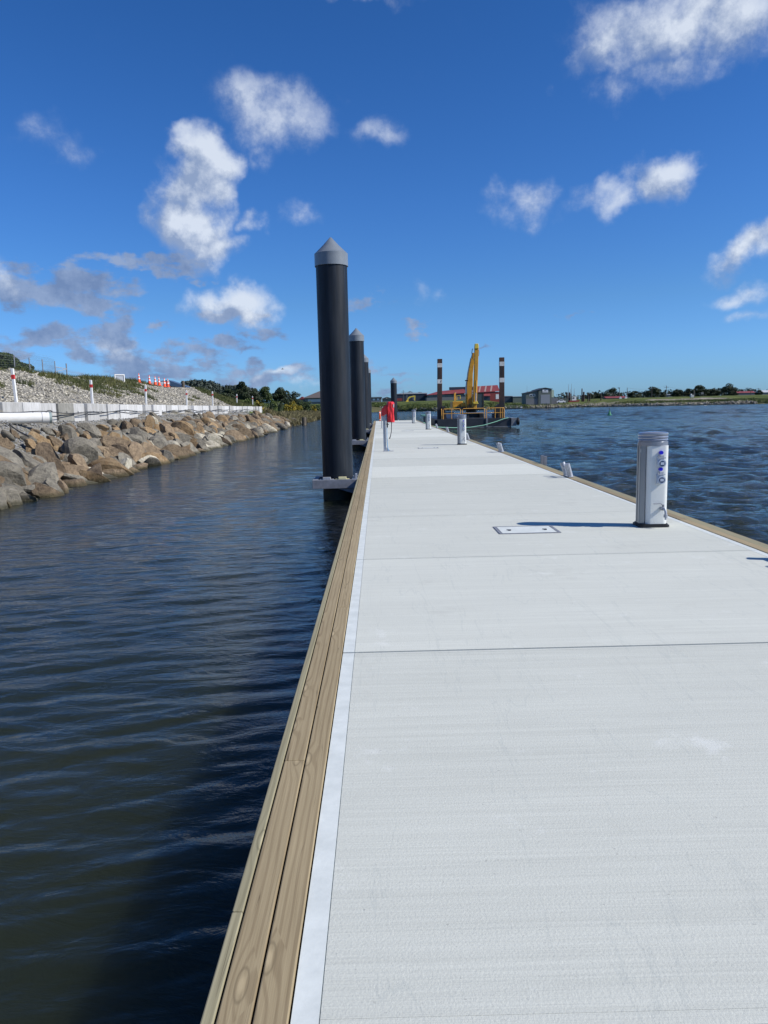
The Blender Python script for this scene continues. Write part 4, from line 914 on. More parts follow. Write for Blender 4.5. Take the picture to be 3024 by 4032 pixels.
# left side
LT = [(918, 985, 1501, 200, 'tall dark bushy tree, highest on the left bank', 'leaf_dark', 1500), (975, 1030, 1528, 205, 'low dark shrub tree right of the tall one', 'leaf_dark', 700), (1015, 1075, 1522, 210, 'wide grey green tree in the middle of the left clump', 'leaf_mid', 1100),
      (1065, 1142, 1524, 215, 'broad dark tree on the right of the left clump', 'leaf_dark', 1200), (1125, 1186, 1540, 225, 'low sloping trees end beside the brown roofed house', 'leaf_dark', 800), (860, 930, 1530, 190, 'dark hedge like tree left of the tall bushy tree', 'leaf_dark', 900),
      (-90, 108, 1392, 66, 'dark green leafy tree behind the wire fence at the far left', 'leaf_mid', 9000)]
for i, (a, b, t_, Y, lb, mt, n) in enumerate(LT):
    x = at((a + b) / 2, t_, Y).x
    o = far_tree(a, b, t_, Y, 'bank_tree', lb, 'tree', mt, 60 + i * 3, n * 2, .1, group='trees on the left bank', skirt=True, pb=(1482 if i == 6 else None))
# gorse and flax bushes on the low left bank
BL = [(1000, 1040, 1575, 100, 'gorse'), (1045, 1085, 1590, 104, 'flax'), (1085, 1120, 1586, 112, 'flax'), (1115, 1160, 1588, 118, 'gorse'), (1150, 1190, 1592, 128, 'gorse'), (1190, 1225, 1590, 140, 'leaf_mid'), (1212, 1248, 1590, 150, 'gorse'), (1235, 1275, 1592, 165, 'leaf_mid'), (1060, 1100, 1568, 135, 'grass'), (1120, 1170, 1572, 150, 'gorse'), (1170, 1230, 1575, 175, 'leaf_mid'), (960, 1010, 1566, 120, 'grass')]
NM = {'gorse': ('gorse_bush', 'yellow flowering gorse bush'), 'flax': ('flax_bush', 'dark spiky flax bush'), 'leaf_mid': ('green_bush', 'rounded green bush'), 'grass': ('grassy_bush', 'pale green low bush')}
cnt = {}
for i, (a, b, t_, Y, mt) in enumerate(BL):
    cnt.setdefault(mt, []).append(i)
for i, (a, b, t_, Y, mt) in enumerate(BL):
    nm, lb = NM[mt]; q = sorted(cnt[mt], key=lambda j: BL[j][0]).index(i)
    A_, B_ = at(a, t_, Y), at(b, t_, Y); x = (A_.x + B_.x) / 2; zb = H(x, Y) - .1
    label = f'{lb} on the bank beyond the boulders, {ORD[q]} of its kind from left'
    o = thing(nm, label, 'bush', (x, Y, zb), 0, lb.split()[-2] + ' bushes on the left bank'); w = B_.x - A_.x; h = max(1.0, A_.z - zb)
    if mt == 'flax':
        m = MB(); r2 = random.Random(i)
        for k in range(90):
            an = r2.uniform(0, 2 * PI); sp_ = r2.uniform(.1, .6) * w; hh_ = h * r2.uniform(.6, 1.15); dx, dy = math.cos(an), math.sin(an); wd_ = .05
            p0_ = Vector((dx * .2, dy * .2, 0)); p1_ = Vector((dx * sp_ * .6, dy * sp_ * .6, hh_ * .75)); p2_ = Vector((dx * sp_, dy * sp_, hh_)); s_ = Vector((-dy, dx, 0)) * wd_
            m.add([p0_ - s_, p0_ + s_, p1_ + s_, p1_ - s_, p2_], [(0, 1, 2, 3), (3, 2, 4)])
        add('leaf_blades', m, 'flax', o); continue
    r2 = random.Random(i); lobes = [((r2.uniform(-.35, .35) * w, r2.uniform(-.3, .3) * w, h * r2.uniform(.3, .7)), (w * .22, w * .2, h * .28)) for _ in range(8)]
    add('foliage', leaves(lobes, 900, .11, i + 200), mt, o); add('stem', MB().cyl((0, 0, -.3), (0, 0, h * .5), .06, .03, 6), 'bark', o)
lobes = []; r2 = random.Random(9)
for k in range(330):
    x = r2.uniform(-14, 58) if r2.random() < .62 else r2.uniform(88, 190); y = float(np.interp(x, FB_X, FB_Y)) + r2.uniform(.6, 9); q = r2.uniform(.5, 1.1) * (1 if x < 60 else .7)
    lobes.append(((x, y, H(x, y) + q * .3), (q * 1.5, q, q * .75)))
tag(add('shore_scrub', leaves(lobes, 42000, .14, 91), 'grass'), 'low rounded green scrub along the far river bank', 'scrub', kind='stuff')
# distant wood on the hill (one far mass)
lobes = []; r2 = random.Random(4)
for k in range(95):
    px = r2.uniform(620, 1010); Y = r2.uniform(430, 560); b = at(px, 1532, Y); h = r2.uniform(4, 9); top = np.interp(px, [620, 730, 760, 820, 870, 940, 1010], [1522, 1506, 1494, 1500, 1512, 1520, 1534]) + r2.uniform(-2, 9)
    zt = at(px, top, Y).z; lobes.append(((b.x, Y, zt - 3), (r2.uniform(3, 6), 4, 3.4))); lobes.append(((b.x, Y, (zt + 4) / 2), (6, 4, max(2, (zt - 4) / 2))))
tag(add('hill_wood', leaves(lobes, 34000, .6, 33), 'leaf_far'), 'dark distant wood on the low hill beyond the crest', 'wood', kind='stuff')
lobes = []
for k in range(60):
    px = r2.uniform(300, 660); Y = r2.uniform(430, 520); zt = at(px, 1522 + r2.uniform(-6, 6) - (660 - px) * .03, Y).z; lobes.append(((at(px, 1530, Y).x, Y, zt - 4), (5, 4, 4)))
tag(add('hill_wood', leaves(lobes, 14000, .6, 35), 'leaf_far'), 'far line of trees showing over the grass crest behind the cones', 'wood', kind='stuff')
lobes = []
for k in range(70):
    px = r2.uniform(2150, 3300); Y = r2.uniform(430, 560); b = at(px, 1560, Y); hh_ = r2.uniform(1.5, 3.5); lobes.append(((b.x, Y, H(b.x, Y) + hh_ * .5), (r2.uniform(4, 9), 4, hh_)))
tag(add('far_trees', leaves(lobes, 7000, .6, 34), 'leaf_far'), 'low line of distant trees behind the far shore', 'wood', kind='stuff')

# ------------------------------------------------------------------ buildings on the far bank
def bldg(name, label, px0, px1, pyb, Y, cat='building'):
    a, b = at(px0, pyb, Y), at(px1, pyb, Y); return thing(name, label, cat, (a.x, Y, a.z)), b.x - a.x
def sc_(Y): return Y / F
# red shed
o, w = bldg('red_shed', 'long shed with a red roof and a dark window band behind the barge', 1680, 1966, 1576, 400); k = sc_(400)
hb = 20 * k; hr = 42 * k; Dp = 16
add('lower_wall', MB().box(0, w - 8, 0, Dp, -2, hb * .52), 'grey_wall', o); add('window_band', MB().box(.3, w - 8.3, .15, Dp - .2, hb * .52 + .002, hb - .01), 'glass', o)
posts = MB()
for x in np.arange(1, w - 8, 3.1): posts.box(x, x + .25, -.03, .12, hb * .5, hb)
add('window_post', posts, 'navy', o)
rf = MB().add([(-.4, -.5, hb), (w * .56, -.5, hb + .6), (w * .56, Dp * .45, hr), (w * .18, Dp * .45, hr - 1.0)], [(0, 1, 2, 3)]).add([(w * .56, -.5, hb + .6), (w + .2, -.5, hb + 1.2), (w + .2, Dp * .45, hr + 1.6), (w * .56, Dp * .45, hr + .9)], [(0, 1, 2, 3)])
rf.add([(w * .18, Dp * .45, hr - 1.0), (w * .56, Dp * .45, hr), (w * .56, Dp, hb), (-.4, Dp, hb)], [(0, 1, 2, 3)]).add([(-.4, -.5, hb), (w * .18, Dp * .45, hr - 1.0), (-.4, Dp, hb)], [(0, 1, 2)]).add([(w * .56, Dp * .45, hr + .9), (w + .2, Dp * .45, hr + 1.6), (w + .2, Dp, hb + 1), (w * .56, Dp, hb + .5)], [(0, 1, 2, 3)])
add('roof', rf, 'roof_red', o)
for x, a in ((.23, 0), (.31, 0), (.39, 0), (.62, 1), (.71, 1), (.79, 1), (.87, 1)):
    z0_ = hb + .6 * x / .56 if a == 0 else hb + .6 + (x - .56) / .44 * .6; z1_ = hr - 1.0 + (x + .05 - .18) / .38 * 1.0 if a == 0 else hr + .9 + (x + .04 - .56) / .44 * .7
    f0, f1 = (.08, .62) if a == 0 else (.05, .97)
    def P_(f, xx): return (w * (x + .045 * f) + xx, -.5 + (Dp * .45 + .5) * f, z0_ + (z1_ - z0_) * f + .05)
    add('roof_light', MB().add([P_(f0, 0), P_(f0, .8), P_(f1, .8), P_(f1, 0)], [(0, 1, 2, 3)]), 'roof_strip', o)
add('clerestory', MB().box(w * .33, w * .56, Dp * .42, Dp * .5, hr - .5, hr + 1.0), 'navy', o)
add('gable_wall', MB().box(w - 7.9, w, -.2, Dp - .5, -2, hb + .9), 'wall_red', o)
add('door', MB().box(w - 1.9, w - .3, -.26, -.21, -.2, hb * .85), 'white_paint', o)
add('lean_to', MB().prism([(-3.2, hb * .62), (-.25, hb * .95), (-.25, hb * .85), (-3.2, hb * .52)], 'x', w - 10.5, w - 5), 'roof_red', o)
add('lean_to_wall', MB().box(w - 10.2, w - 5.3, -2.6, -.3, -1, hb * .5), 'navy', o)
# navy shed
o, w = bldg('navy_shed', 'low navy shed with a pale roof edge left of the red shed', 1555, 1682, 1577, 415); k = sc_(415)
add('wall', MB().box(0, w, 0, 12, -2, 24 * k), 'navy', o); add('roof', MB().prism([(-.3, 24 * k + .003), (w * .35, 30 * k), (w + .2, 27 * k), (w + .2, 24 * k + .003)], 'y', -.3, 12.3), 'roof_light', o)
add('panel', MB().box(w * .36, w * .39, -.06, -.01, 0, 22 * k).box(w * .55, w * .6, -.06, -.01, 0, 20 * k), 'grey_wall', o)
add('container', MB().box(-2, w * .22, -3, -.9, -.3, 8 * k), 'wall_red', o)
# small houses at the left between the piles
o, w = bldg('low_house', 'low flat roofed house seen between the black piles', 1462, 1502, 1577, 395); add('wall', MB().box(0, w, 0, 8, -2, 1.1), 'grey_wall', o); add('roof', MB().box(-.4, w + .3, -.4, 8.4, 1.103, 1.7), 'roof_dark', o); add('window', MB().box(.8, 2.0, -.04, -.005, .1, .9).box(3, 4.1, -.04, -.005, .1, .9), 'white_paint', o)
o, w = bldg('low_house', 'low dark roofed house beside the end pile', 1503, 1545, 1577, 400); add('wall', MB().box(.3, w - .3, 0, 8, -2, .8), 'grey_wall', o); add('roof', MB().prism([(-.4, .803), (w * .5, 1.9), (w + .3, .803)], 'y', -.4, 8.4), 'roof_dark', o); add('satellite_dish', MB().lathe([(.3, 0), (.25, .1), (.05, .16)], (w * .45, -.5, 1.1), 12), 'white_paint', o)
# brown roofed house behind the near pile
o, w = bldg('brown_roof_house', 'house with a wide brown hipped roof behind the near pile', 1200, 1330, 1583, 290); k = sc_(290)
add('wall', MB().box(0, w, 0, 12, -3, 15 * k), 'grey_wall', o); add('roof', MB().add([(-.8, -.8, 15.1 * k), (w + .8, -.8, 15.1 * k), (w + .8, 12.8, 15.1 * k), (-.8, 12.8, 15.1 * k), (w * .42, 6, 42 * k), (w * .6, 6, 42 * k)], [(0, 1, 5, 4), (1, 2, 5), (2, 3, 4, 5), (3, 0, 4), (3, 2, 1, 0)]), 'roof_brown', o)
add('garage_door', MB().box(1.2, w * .62, -.06, -.005, 0, 10 * k), 'roof_light', o)
o, w = bldg('red_roof_house', 'small house with a red roof peeking left of the brown roofed house', 1176, 1204, 1583, 300); add('wall', MB().box(0, w, 0, 6, -3, 1.0), 'grey_wall', o); add('roof', MB().prism([(-.3, 1.003), (w * .5, 2.1), (w + .3, 1.003)], 'y', -.3, 6.3), 'roof_red', o)
# two sheds right of the barge
o, w = bldg('dark_shed', 'small dark shed right of the red shed', 1984, 2019, 1577, 400); add('wall', MB().box(0, w, 0, 8, -2, 16 * sc_(400)), 'navy', o); add('roof', MB().prism([(-.2, 2.18), (w + .2, 2.18), (w + .2, 2.3), (-.2, 2.5)], 'y', -.2, 8.2), 'roof_light', o)
o, w = bldg('grey_shed', 'flat roofed green grey shed left of the boat shed', 2020, 2066, 1577, 398); add('wall', MB().box(0, w, 0, 8, -2, 14.5 * sc_(398)), 'green_wall', o); add('roof', MB().box(-.2, w + .2, -.2, 8.2, 1.96, 2.15), 'roof_light', o)
# boat shed
o, w = bldg('boat_shed', 'green grey boat shed with a tall gable, roller door and white sign', 2071, 2170, 1589, 302); k = sc_(302)
x1_ = 48 * k; add('side_wing', MB().prism([(0, -1), (0, 39 * k), (x1_ - .01, 49 * k), (x1_ - .01, -1)], 'y', 0, 9), 'green_wall', o)
add('wing_roof', MB().prism([(-.2, 39.2 * k), (x1_ - .02, 49.2 * k), (x1_ - .02, 51 * k), (-.2, 40.8 * k)], 'y', -.3, 9.2), 'roof_dark', o)
wn_ = add('window', MB().box(14 * k, 36 * k, -.06, -.005, 27 * k, 36 * k), 'white_paint', o); add('pane', MB().box(16 * k, 24 * k, -.09, -.062, 28.3 * k, 34.5 * k).box(26 * k, 34 * k, -.09, -.062, 28.3 * k, 34.5 * k), 'glass', wn_)
add('plinth', MB().box(0, x1_ - .1, -.08, -.004, -1, 18 * k), 'grey_wall', o)
x2_ = 99 * k; xm = (x1_ + x2_) / 2; add('main_wall', MB().prism([(x1_, -1), (x1_, 50 * k), (xm, 58 * k), (x2_, 53 * k), (x2_, -1)], 'y', -.5, 12), 'green_wall', o)
add('main_roof', MB().prism([(x1_ - .3, 50.2 * k), (xm, 58.3 * k), (x2_ + .4, 53 * k), (x2_ + .4, 54.5 * k), (xm, 60 * k), (x1_ - .3, 51.8 * k)], 'y', -.8, 12.3), 'roof_dark', o)
add('roller_door', MB().box(x1_ + 8 * k, x2_ - 7 * k, -.58, -.505, -.2, 33 * k), 'roller', o)
sg = add('sign_board', MB().box(x1_ + 15 * k, x1_ + 37 * k, -.60, -.505, 41 * k, 52 * k), 'white_paint', o); add('sign_lettering', MB().box(x1_ + 22 * k, x1_ + 30 * k, -.63, -.602, 48 * k, 50.5 * k).box(x1_ + 17 * k, x1_ + 35 * k, -.63, -.602, 44 * k, 45 * k), 'grey_wall', sg)
add('side_panel', MB().box(x2_ + .01, x2_ + 10 * k, 0, 10, 22 * k, 50 * k), 'pale_green', o); add('annex', MB().box(x2_ + .02, x2_ + 26 * k, -.2, 8, -1, 19 * k), 'grey_wall', o)
# cottage with red roof and white gables
o, w = bldg('red_roof_cottage', 'low cottage with a pink red roof and two white gables', 2389, 2468, 1583, 330); k = sc_(330)
add('wall', MB().box(0, w, 0, 6, -1, 15 * k), 'grey_wall', o); add('roof', MB().prism([(-.3, 15.1 * k), (3, 21.5 * k), (6.3, 15.1 * k)], 'x', -.4, w + .4), 'roof_red', o)
for x in (w * .66, w * .93): add('gable', MB().prism([(x - .5, 2 * k), (x - .5, 15 * k), (x, 20 * k), (x + .5, 15 * k), (x + .5, 2 * k)], 'y', -.8, -.02), 'white_paint', o)
add('window', MB().box(1, 1.9, -.05, -.004, 3 * k, 9 * k), 'glass', o)
# far right houses
for i, (a, b, tp2, Y, rm, lb) in enumerate(((2905, 2975, 1541, 420, 'roof_red', 'low pink roofed house among the far right trees'), (2996, 3060, 1537, 425, 'roof_light', 'low pale roofed house at the far right edge'), (2628, 2660, 1553, 420, 'roof_light', 'small pale roofed house right of the power pole'))):
    o, w = bldg('distant_house', lb, a, b, 1556, Y); k = sc_(Y); hh_ = (1556 - tp2) * k
    add('wall', MB().box(.3, w - .3, 0, 7, -3, hh_ * .55), 'grey_wall', o); add('roof', MB().prism([(-.3, hh_ * .552), (3.5, hh_), (7.3, hh_ * .552)], 'x', -.2, w + .2), rm, o)
# boat yard
def pole(px, pt, pb, Y, r, label, name='timber_pile', mt='rust', cat='pile', grp='piles and masts of the boat yard'):
    b = at(px, pb, Y); t_ = at(px, pt, Y); return tag(add(name, MB().cyl((0, 0, -.5), (0, 0, t_.z - b.z), r, r * .9, 8), mt, None, b), label, cat, grp)
for i, (px, pt, pb) in enumerate(((2232, 1545, 1586), (2242, 1545, 1586), (2291, 1530, 1587), (2298, 1543, 1587), (2315, 1550, 1585), (2322, 1551, 1585), (2366, 1548, 1580), (2295, 1555, 1588))):
    pole(px, pt, pb, 310, .38 if i in (0, 1, 3) else .25, 'dark upright pile in the boat yard, ' + ORD[i] + ' in order from the boat shed side')
for i, (px, pt, pb, lean) in enumerate(((2238, 1512, 1580, 1), (2251, 1511, 1580, -1), (2261, 1529, 1570, 0), (2246, 1532, 1580, 0))):
    b = at(px, pb, 312); t_ = at(px + lean, pt, 312); tag(add('boat_mast', MB().cyl((0, 0, 0), t_ - b, .12, .05, 6), 'galv_dull', None, b), 'thin grey mast in the boat yard, ' + ['tallest left one', 'tallest right one', 'short one above the red boat', 'short one on the left'][i], 'mast', 'piles and masts of the boat yard')
o = thing('fishing_boat', 'small red and white boat hauled out in the boat yard', 'boat', at(2258, 1582, 309)); 
add('hull', MB().prism([(-2.0, .2), (-1.7, -.6), (1.7, -.6), (2.3, .6), (-2.0, .5)], 'y', -1, 1), 'wall_red', o); ch = add('cabin', MB().box(-.7, 1.0, -.7, .7, .52, 2.1), 'white_paint', o); add('cabin_window', MB().box(-.5, .2, -.73, -.702, 1.2, 1.8), 'glass', ch)
o = thing('parked_car', 'small white car parked beside the boat shed', 'car', at(2208, 1587, 300)); add('body', MB().prism([(-1.6, .2), (-1.6, .75), (-.9, .85), (-.5, 1.3), (.7, 1.3), (1.1, .85), (1.7, .75), (1.7, .2)], 'y', -.7, .7), 'white_paint', o, bevel=.05); add('side_window', MB().prism([(-.75, .9), (-.4, 1.22), (.6, 1.22), (.9, .9)], 'y', -.715, -.702), 'glass', o)
for x in (-1, 1.05): add('wheel', MB().cyl((x, -.75, .25), (x, -.5, .25), .27, n=14), 'black', o)
m = MB(); f0, f1 = at(2190, 1583, 303), at(2235, 1583, 303); o = thing('yard_fence', 'grey paling fence between boat shed and boat yard', 'fence', f0); add('paling', MB().box(0, f1.x - f0.x, 0, .08, -.4, 1.3), 'green_wall', o); add('rail', MB().box(0, f1.x - f0.x, -.06, -.002, .9, 1.0), 'wood_old', o)
# fenced compound beside cottage, concrete tower, notice
o = thing('block_tower', 'small pale block tower on the far right bank', 'tower', at(2724, 1574, 295)); add('tower_wall', MB().box(-.6, .6, -.5, .5, -.5, 1.9), 'block', o); add('post', MB().box(.65, .9, -.2, .2, -.5, 3.4), 'wood_pole', o); add('top_box', MB().box(-.5, -.05, -.2, .2, 1.903, 2.3), 'white_paint', o)
o = thing('notice_board', 'small dark notice board in front of the thick tree clump', 'sign', at(2765, 1558, 330)); add('board', MB().box(-.6, .6, 0, .06, .6, 1.5), 'grey_wall', o); 
for x in (-.5, .5): add('leg', MB().box(x - .04, x + .04, .062, .12, -.4, 1.4), 'wood_pole', o)
# power poles and wires
pp = [(1588.5, 1536, 1580, 405, 'power pole with two crossarms in front of the navy shed'), (2438, 1529, 1568, 340, 'street lamp pole standing behind the cottage'), (2469, 1527, 1568, 360, 'tall plain pole right of the cottage'), (2566, 1523, 1563, 370, 'pale pole in front of the flat topped tree'), (2623, 1518, 1560, 380, 'tall power pole with one crossarm right of the flat topped tree'),
      (2733, 1533, 1575, 340, 'pale pole before the dome shaped tree'), (2956, 1528, 1553, 400, 'distant power pole left of the far right pair'), (2986, 1528, 1550, 410, 'distant power pole at the far right')]
tips = []
for i, (px, pt, pb, Y, lb) in enumerate(pp):
    b = at(px, pb, Y); t_ = at(px, pt, Y); h = t_.z - b.z; o = thing('power_pole', lb, 'pole', b, 0, 'utility poles on the far bank'); add('pole', MB().cyl((0, 0, -1), (0, 0, h), .17, .12, 8), 'wood_pole', o); tips.append(t_)
    if i in (0, 4, 6, 7): add('crossarm', MB().box(-1.1, 1.1, -.06, .06, h * .82, h * .82 + .14), 'wood_pole', o)
    if i == 0: add('crossarm', MB().box(-.8, .8, -.06, .06, h * .62, h * .62 + .14), 'wood_pole', o)
    if i == 1: add('lamp_head', MB().box(-.75, .2, -.12, .12, h, h + .3), 'dark', o)
def wire(a, b, sag, lb):
    pts = [a.lerp(b, k / 14) - Vector((0, 0, sag * 4 * (k / 14) * (1 - k / 14))) for k in range(15)]; tag(add('overhead_wire', MB().tube(pts, .035, 4), 'wire'), lb, 'wire', 'overhead wires on the far bank')
wire(tips[2], tips[4], 1.2, 'thin overhead wire between the cottage pole and the crossarm pole'); wire(tips[4] - Vector((0, 0, .6)), tips[6] + Vector((0, 0, .6)), 2, 'long thin overhead wire above the thick tree clump'); wire(tips[6], tips[7], .5, 'short thin overhead wire joining the far right poles')
wire(at(1440, 1560, 405), tips[0] - Vector((0, 0, 1.2)), .8, 'thin overhead wire passing between the black piles')
b = at(2075, 1560, 310); tag(add('radio_mast', MB().cyl((0, 0, -2), (0, 0, 4.2), .05, .03, 6), 'galv_dull', None, b), 'very thin mast rising behind the left of the boat shed', 'mast')
# yellow digger on the far bank (arm showing)
o = thing('bank_digger', 'small bright yellow digger arm bent over the far bank', 'excavator', at(1616, 1583, 330)); k = sc_(330)
def q_(x, y): return ((x - 520) / 2.37 * k, (625 - y) / 2.37 * k)
arm = [q_(478, 622), q_(500, 582), q_(514, 574), q_(566, 566), q_(566, 575), q_(520, 584), q_(508, 594), q_(498, 622)]
add('boom', MB().prism(arm[::-1], 'y', -.2, .2), 'yellow_br', o); add('arm', MB().bar((q_(562, 570)[0], 0, q_(562, 570)[1]), (q_(560, 615)[0], 0, q_(560, 615)[1]), .5, .4), 'yellow_br', o)
add('bucket', MB().prism([q_(552, 612), q_(566, 612), q_(568, 624), q_(550, 622)], 'y', -.4, .4), 'grey_wall', o); add('base', MB().box(q_(476, 0)[0], q_(505, 0)[0], -.8, 1.5, -.5, .3), 'yellow_br', o); add('cylinder', MB().bar((q_(500, 600)[0], -.25, q_(500, 600)[1]), (q_(530, 580)[0], -.25, q_(530, 580)[1]), .14), 'grey_wall', o)
# jetty on far shore
j0, j1 = at(1990, 1611, 268), at(2057, 1610, 268); o = thing('small_jetty', 'low grey floating jetty with a wire rail on the far shore', 'jetty', (j0.x, 268, 0)); w = j1.x - j0.x
add('deck', MB().box(0, w, 0, 2, -.2, .35), 'hull', o); m = MB()
for x in np.arange(0, w, .55): m.bar((x, 0.05, .35), (x, .05, 1.25), .04)
m.bar((0, .05, 1.25), (w, .05, 1.25), .05).bar((0, .05, .8), (w, .05, .8), .04); add('railing', m, 'galv_dull', o); add('white_box', MB().box(w - .6, w, .3, 1, .352, .8), 'white_paint', o)
# piles standing in water
for i, (px, pt, pb) in enumerate(((2153.5, 1593, 1611), (2160, 1591, 1611), (2167, 1593, 1610))):
    b = gnd(px, pb); t_ = at(px, pt, b.y); tag(add('mooring_post', MB().cyl((0, 0, -.5), (0, 0, t_.z), .17, .16, 8), 'wood_old', None, (b.x, b.y, 0)), 'dark post in the water before the boat shed, ' + ['left', 'middle', 'right'][i] + ' of three', 'post', 'dark posts in front of the boat shed')
b = gnd(1198, 1674); tag(add('timber_stump', MB().lathe([(.27, -.8), (.26, .8), (.24, .93)], n=12).box(.2, .32, -.06, .06, -.2, .8), 'wood_old', None, (b.x, b.y, 0)), 'weathered double timber stump standing in the water left of the near pile', 'post')
# slipway rails
o = thing('slipway', 'pair of rusty slipway rails running down to the water by the boat yard', 'slipway', (0, 0, 0))
for (a, b) in (((2320, 1586), (2285, 1602)), ((2345, 1585), (2315, 1602))):
    p, q = at(*a, 300), at(*b, 284); p.z = H(p.x, p.y) + .15; q.z = .05; add('rail', MB().bar(p, q, .22, .15), 'rust', o)
# green buoy
b = gnd(2400, 1635); o = thing('channel_buoy', 'green conical channel buoy floating in the open river', 'buoy', (b.x, b.y, 0))
add('float_drum', MB().lathe([(.2, -.2), (.36, -.02), (.36, .08), (.30, .10)], n=20), 'buoy', o); add('cone_tower', MB().lathe([(.26, .101), (.10, .52), (.05, .72)], n=12, smooth=False), 'buoy', o); add('topmark', MB().cyl((0, 0, .72), (0, 0, .86), .02, n=6).lathe([(.05, .86), (.05, .97), (.02, 1.0)], n=10), 'hull', o)
b = at(1113, 1453, 120); tag(add('flying_bird', MB().lathe([(.02, -.25), (.07, -.05), (.05, .18), (.01, .25)], n=8, M4=Matrix.Rotation(PI / 2, 4, 'Y')).add([(0, .05, 0), (.1, .6, .12), (.05, .9, .05), (-.1, .1, 0)], [(0, 1, 2, 3)]).add([(0, -.05, 0), (.1, -.6, .15), (.05, -.9, .1), (-.1, -.1, 0)], [(0, 1, 2, 3)]), 'foam', None, b), 'tiny gull gliding over the left bank', 'bird')

# ------------------------------------------------------------------ work barge
BY = 64.6; BX0, BX1 = 5.05, 11.35; BZ = .80
bg_ = thing('work_barge', 'black steel work barge with yellow railings moored off the pontoon end', 'barge', (BX0, BY, 0)); w = BX1 - BX0
add('hull', MB().prism([(0, -.5), (0, BZ), (20, BZ), (20, -.5)], 'x', 0, w).box(-.0, w, -.012, -.002, .0, .03), 'hull', bg_, bevel=.03)
add('rubbing_strip', MB().box(w * .66, w * .66 + .16, -.06, -.003, .1, BZ), 'hull_grey', bg_); add('waterline_band', MB().box(.1, w - .1, -.02, -.014, .02, .10), 'hull_grey', bg_)
add('side_pontoon', MB().box(w + .003, w + .46, -.1, 5, .12, BZ - .02), 'hull_grey', bg_, bevel=.02)
add('tyre_fender', MB().lathe([(.12, -.1), (.3, -.1), (.33, 0), (.3, .1), (.12, .1)], (w + .62, .1, .48), 18, M4=Matrix.Rotation(PI / 2, 4, 'Y')), 'black', bg_)
add('tyre_fender', MB().lathe([(.12, -.1), (.3, -.1), (.33, 0), (.3, .1), (.12, .1)], (-.12, .6, .45), 18, M4=Matrix.Rotation(PI / 2, 4, 'Y')), 'black', bg_)
def railp(x0, x1, y=0.08, mid=None, side=False):
    m = MB(); r_ = .028; z0, z1 = BZ, BZ + .86
    def P(x, z): return (y, x, z) if side else (x, y, z)
    m.tube([P(x0, z0), P(x0, z1 - .08), P(x0 + .08, z1), P(x1 - .08, z1), P(x1, z1 - .08), P(x1, z0)], r_, 8)
    m.tube([P(x0, z0 + .46), P(x1, z0 + .46)], r_ * .8, 6)
    for q in (mid or []): m.tube([P(q, z0), P(q, z1)], r_ * .85, 6)
    add('railing', m, 'rail', bg_)
k = 64.7 / F / 3.858
def bx(z): return (z - 290) * k * 1.0
railp(bx(378), bx(640), mid=[bx(505)]); railp(bx(668), bx(1003)); railp(bx(1032), bx(1298), mid=[bx(1162), bx(1240), bx(1270)]); railp(.3, 2.2, bx(358), [1.2], True); railp(.3, 2.2, bx(1300), [1.2], True)
for i, (px, pt, lb) in enumerate(((1731.5, 1413.5, 'l'), (1975.5, 1407.5, 'r'))):
    t_ = at(px, pt, 65.4); b = at(px - (2 if i == 0 else -1), 1660, 65.4)
    o = thing('spud_pile', ['tall dark steel spud with white bands at the left of the barge', 'tall rusty steel spud with white bands at the right of the barge'][i], 'spud pile', (b.x, 65.4, -1), 0, 'steel spuds of the work barge')
    d = Vector((t_.x - b.x, 0, t_.z + 1)); add('shaft', MB().bar((0, 0, 0), d, .40, .40), 'rust', o, bevel=.02)
    f = [(.948, .984 - .002)]; tt = t_.z + 1
    for (za, zb) in ((16.5, 32), (78, 94)) if i == 0 else ((16.5, 32.5), (78, 95)):
        m0 = 65.4 / F; a0 = 1 - za * m0 / tt; a1 = 1 - zb * m0 / tt; add('white_band', MB().bar(d * a1, d * a0, .408, .408), 'white_band', o)
    if i == 0: add('painted_mark', MB().box(.06, .10, -.214, -.208, tt - 90 * m0, tt - 82 * m0, 0, Matrix.Translation((d.x * .8, 0, 0))).box(.10, .15, -.214, -.208, tt - 84 * m0, tt - 82 * m0, 0, Matrix.Translation((d.x * .8, 0, 0))), 'dark', o)
    sx_ = b.x - BX0
    add('spud_well', MB().prism([(sx_ + .23, BZ), (sx_ + .23, BZ + 1.05), (sx_ + .45, BZ + 1.12), (sx_ + .62, BZ)] if i == 0 else [(sx_ - .23, BZ), (sx_ - .23, BZ + 1.2), (sx_ - .5, BZ + 1.05), (sx_ - .75, BZ)], 'y', .45, 1.3), 'rust', bg_)
# deck clutter and crates on the barge
for i, (x, y, sx2, sy2, sz2, mt, lb) in enumerate(((.9, 3.2, .9, .7, .5, 'tarp', 'blue grey bin on the barge deck left of the digger'), (1.9, 1.2, .5, .4, .25, 'wood_old', 'low timber crate on the barge deck by the railing'), (4.9, 1.3, .45, .4, .3, 'galv_dull', 'small grey box on the barge deck by the right railing'))):
    o = thing('deck_box', lb, 'box', (BX0 + x, BY + y, BZ)); add('body', MB().box(0, sx2, 0, sy2, .03, sz2), mt, o, bevel=.02); add('lid', MB().box(-.02, sx2 + .02, -.02, sy2 + .02, sz2 + .002, sz2 + .05), 'dark', o)
ropes = [(.1, 19, .9), (.1, 12, .95)]
m = MB().tube([(BX0 - .15 + .15 * math.sin(i * .9), BY + 14 + i * .35, BZ + .05 + .14 * abs(math.sin(i * 1.7))) for i in range(14)], .06, 8); tag(add('rope_coil', m, 'rope'), 'heap of green rope and dark gear on the left edge of the barge', 'rope')
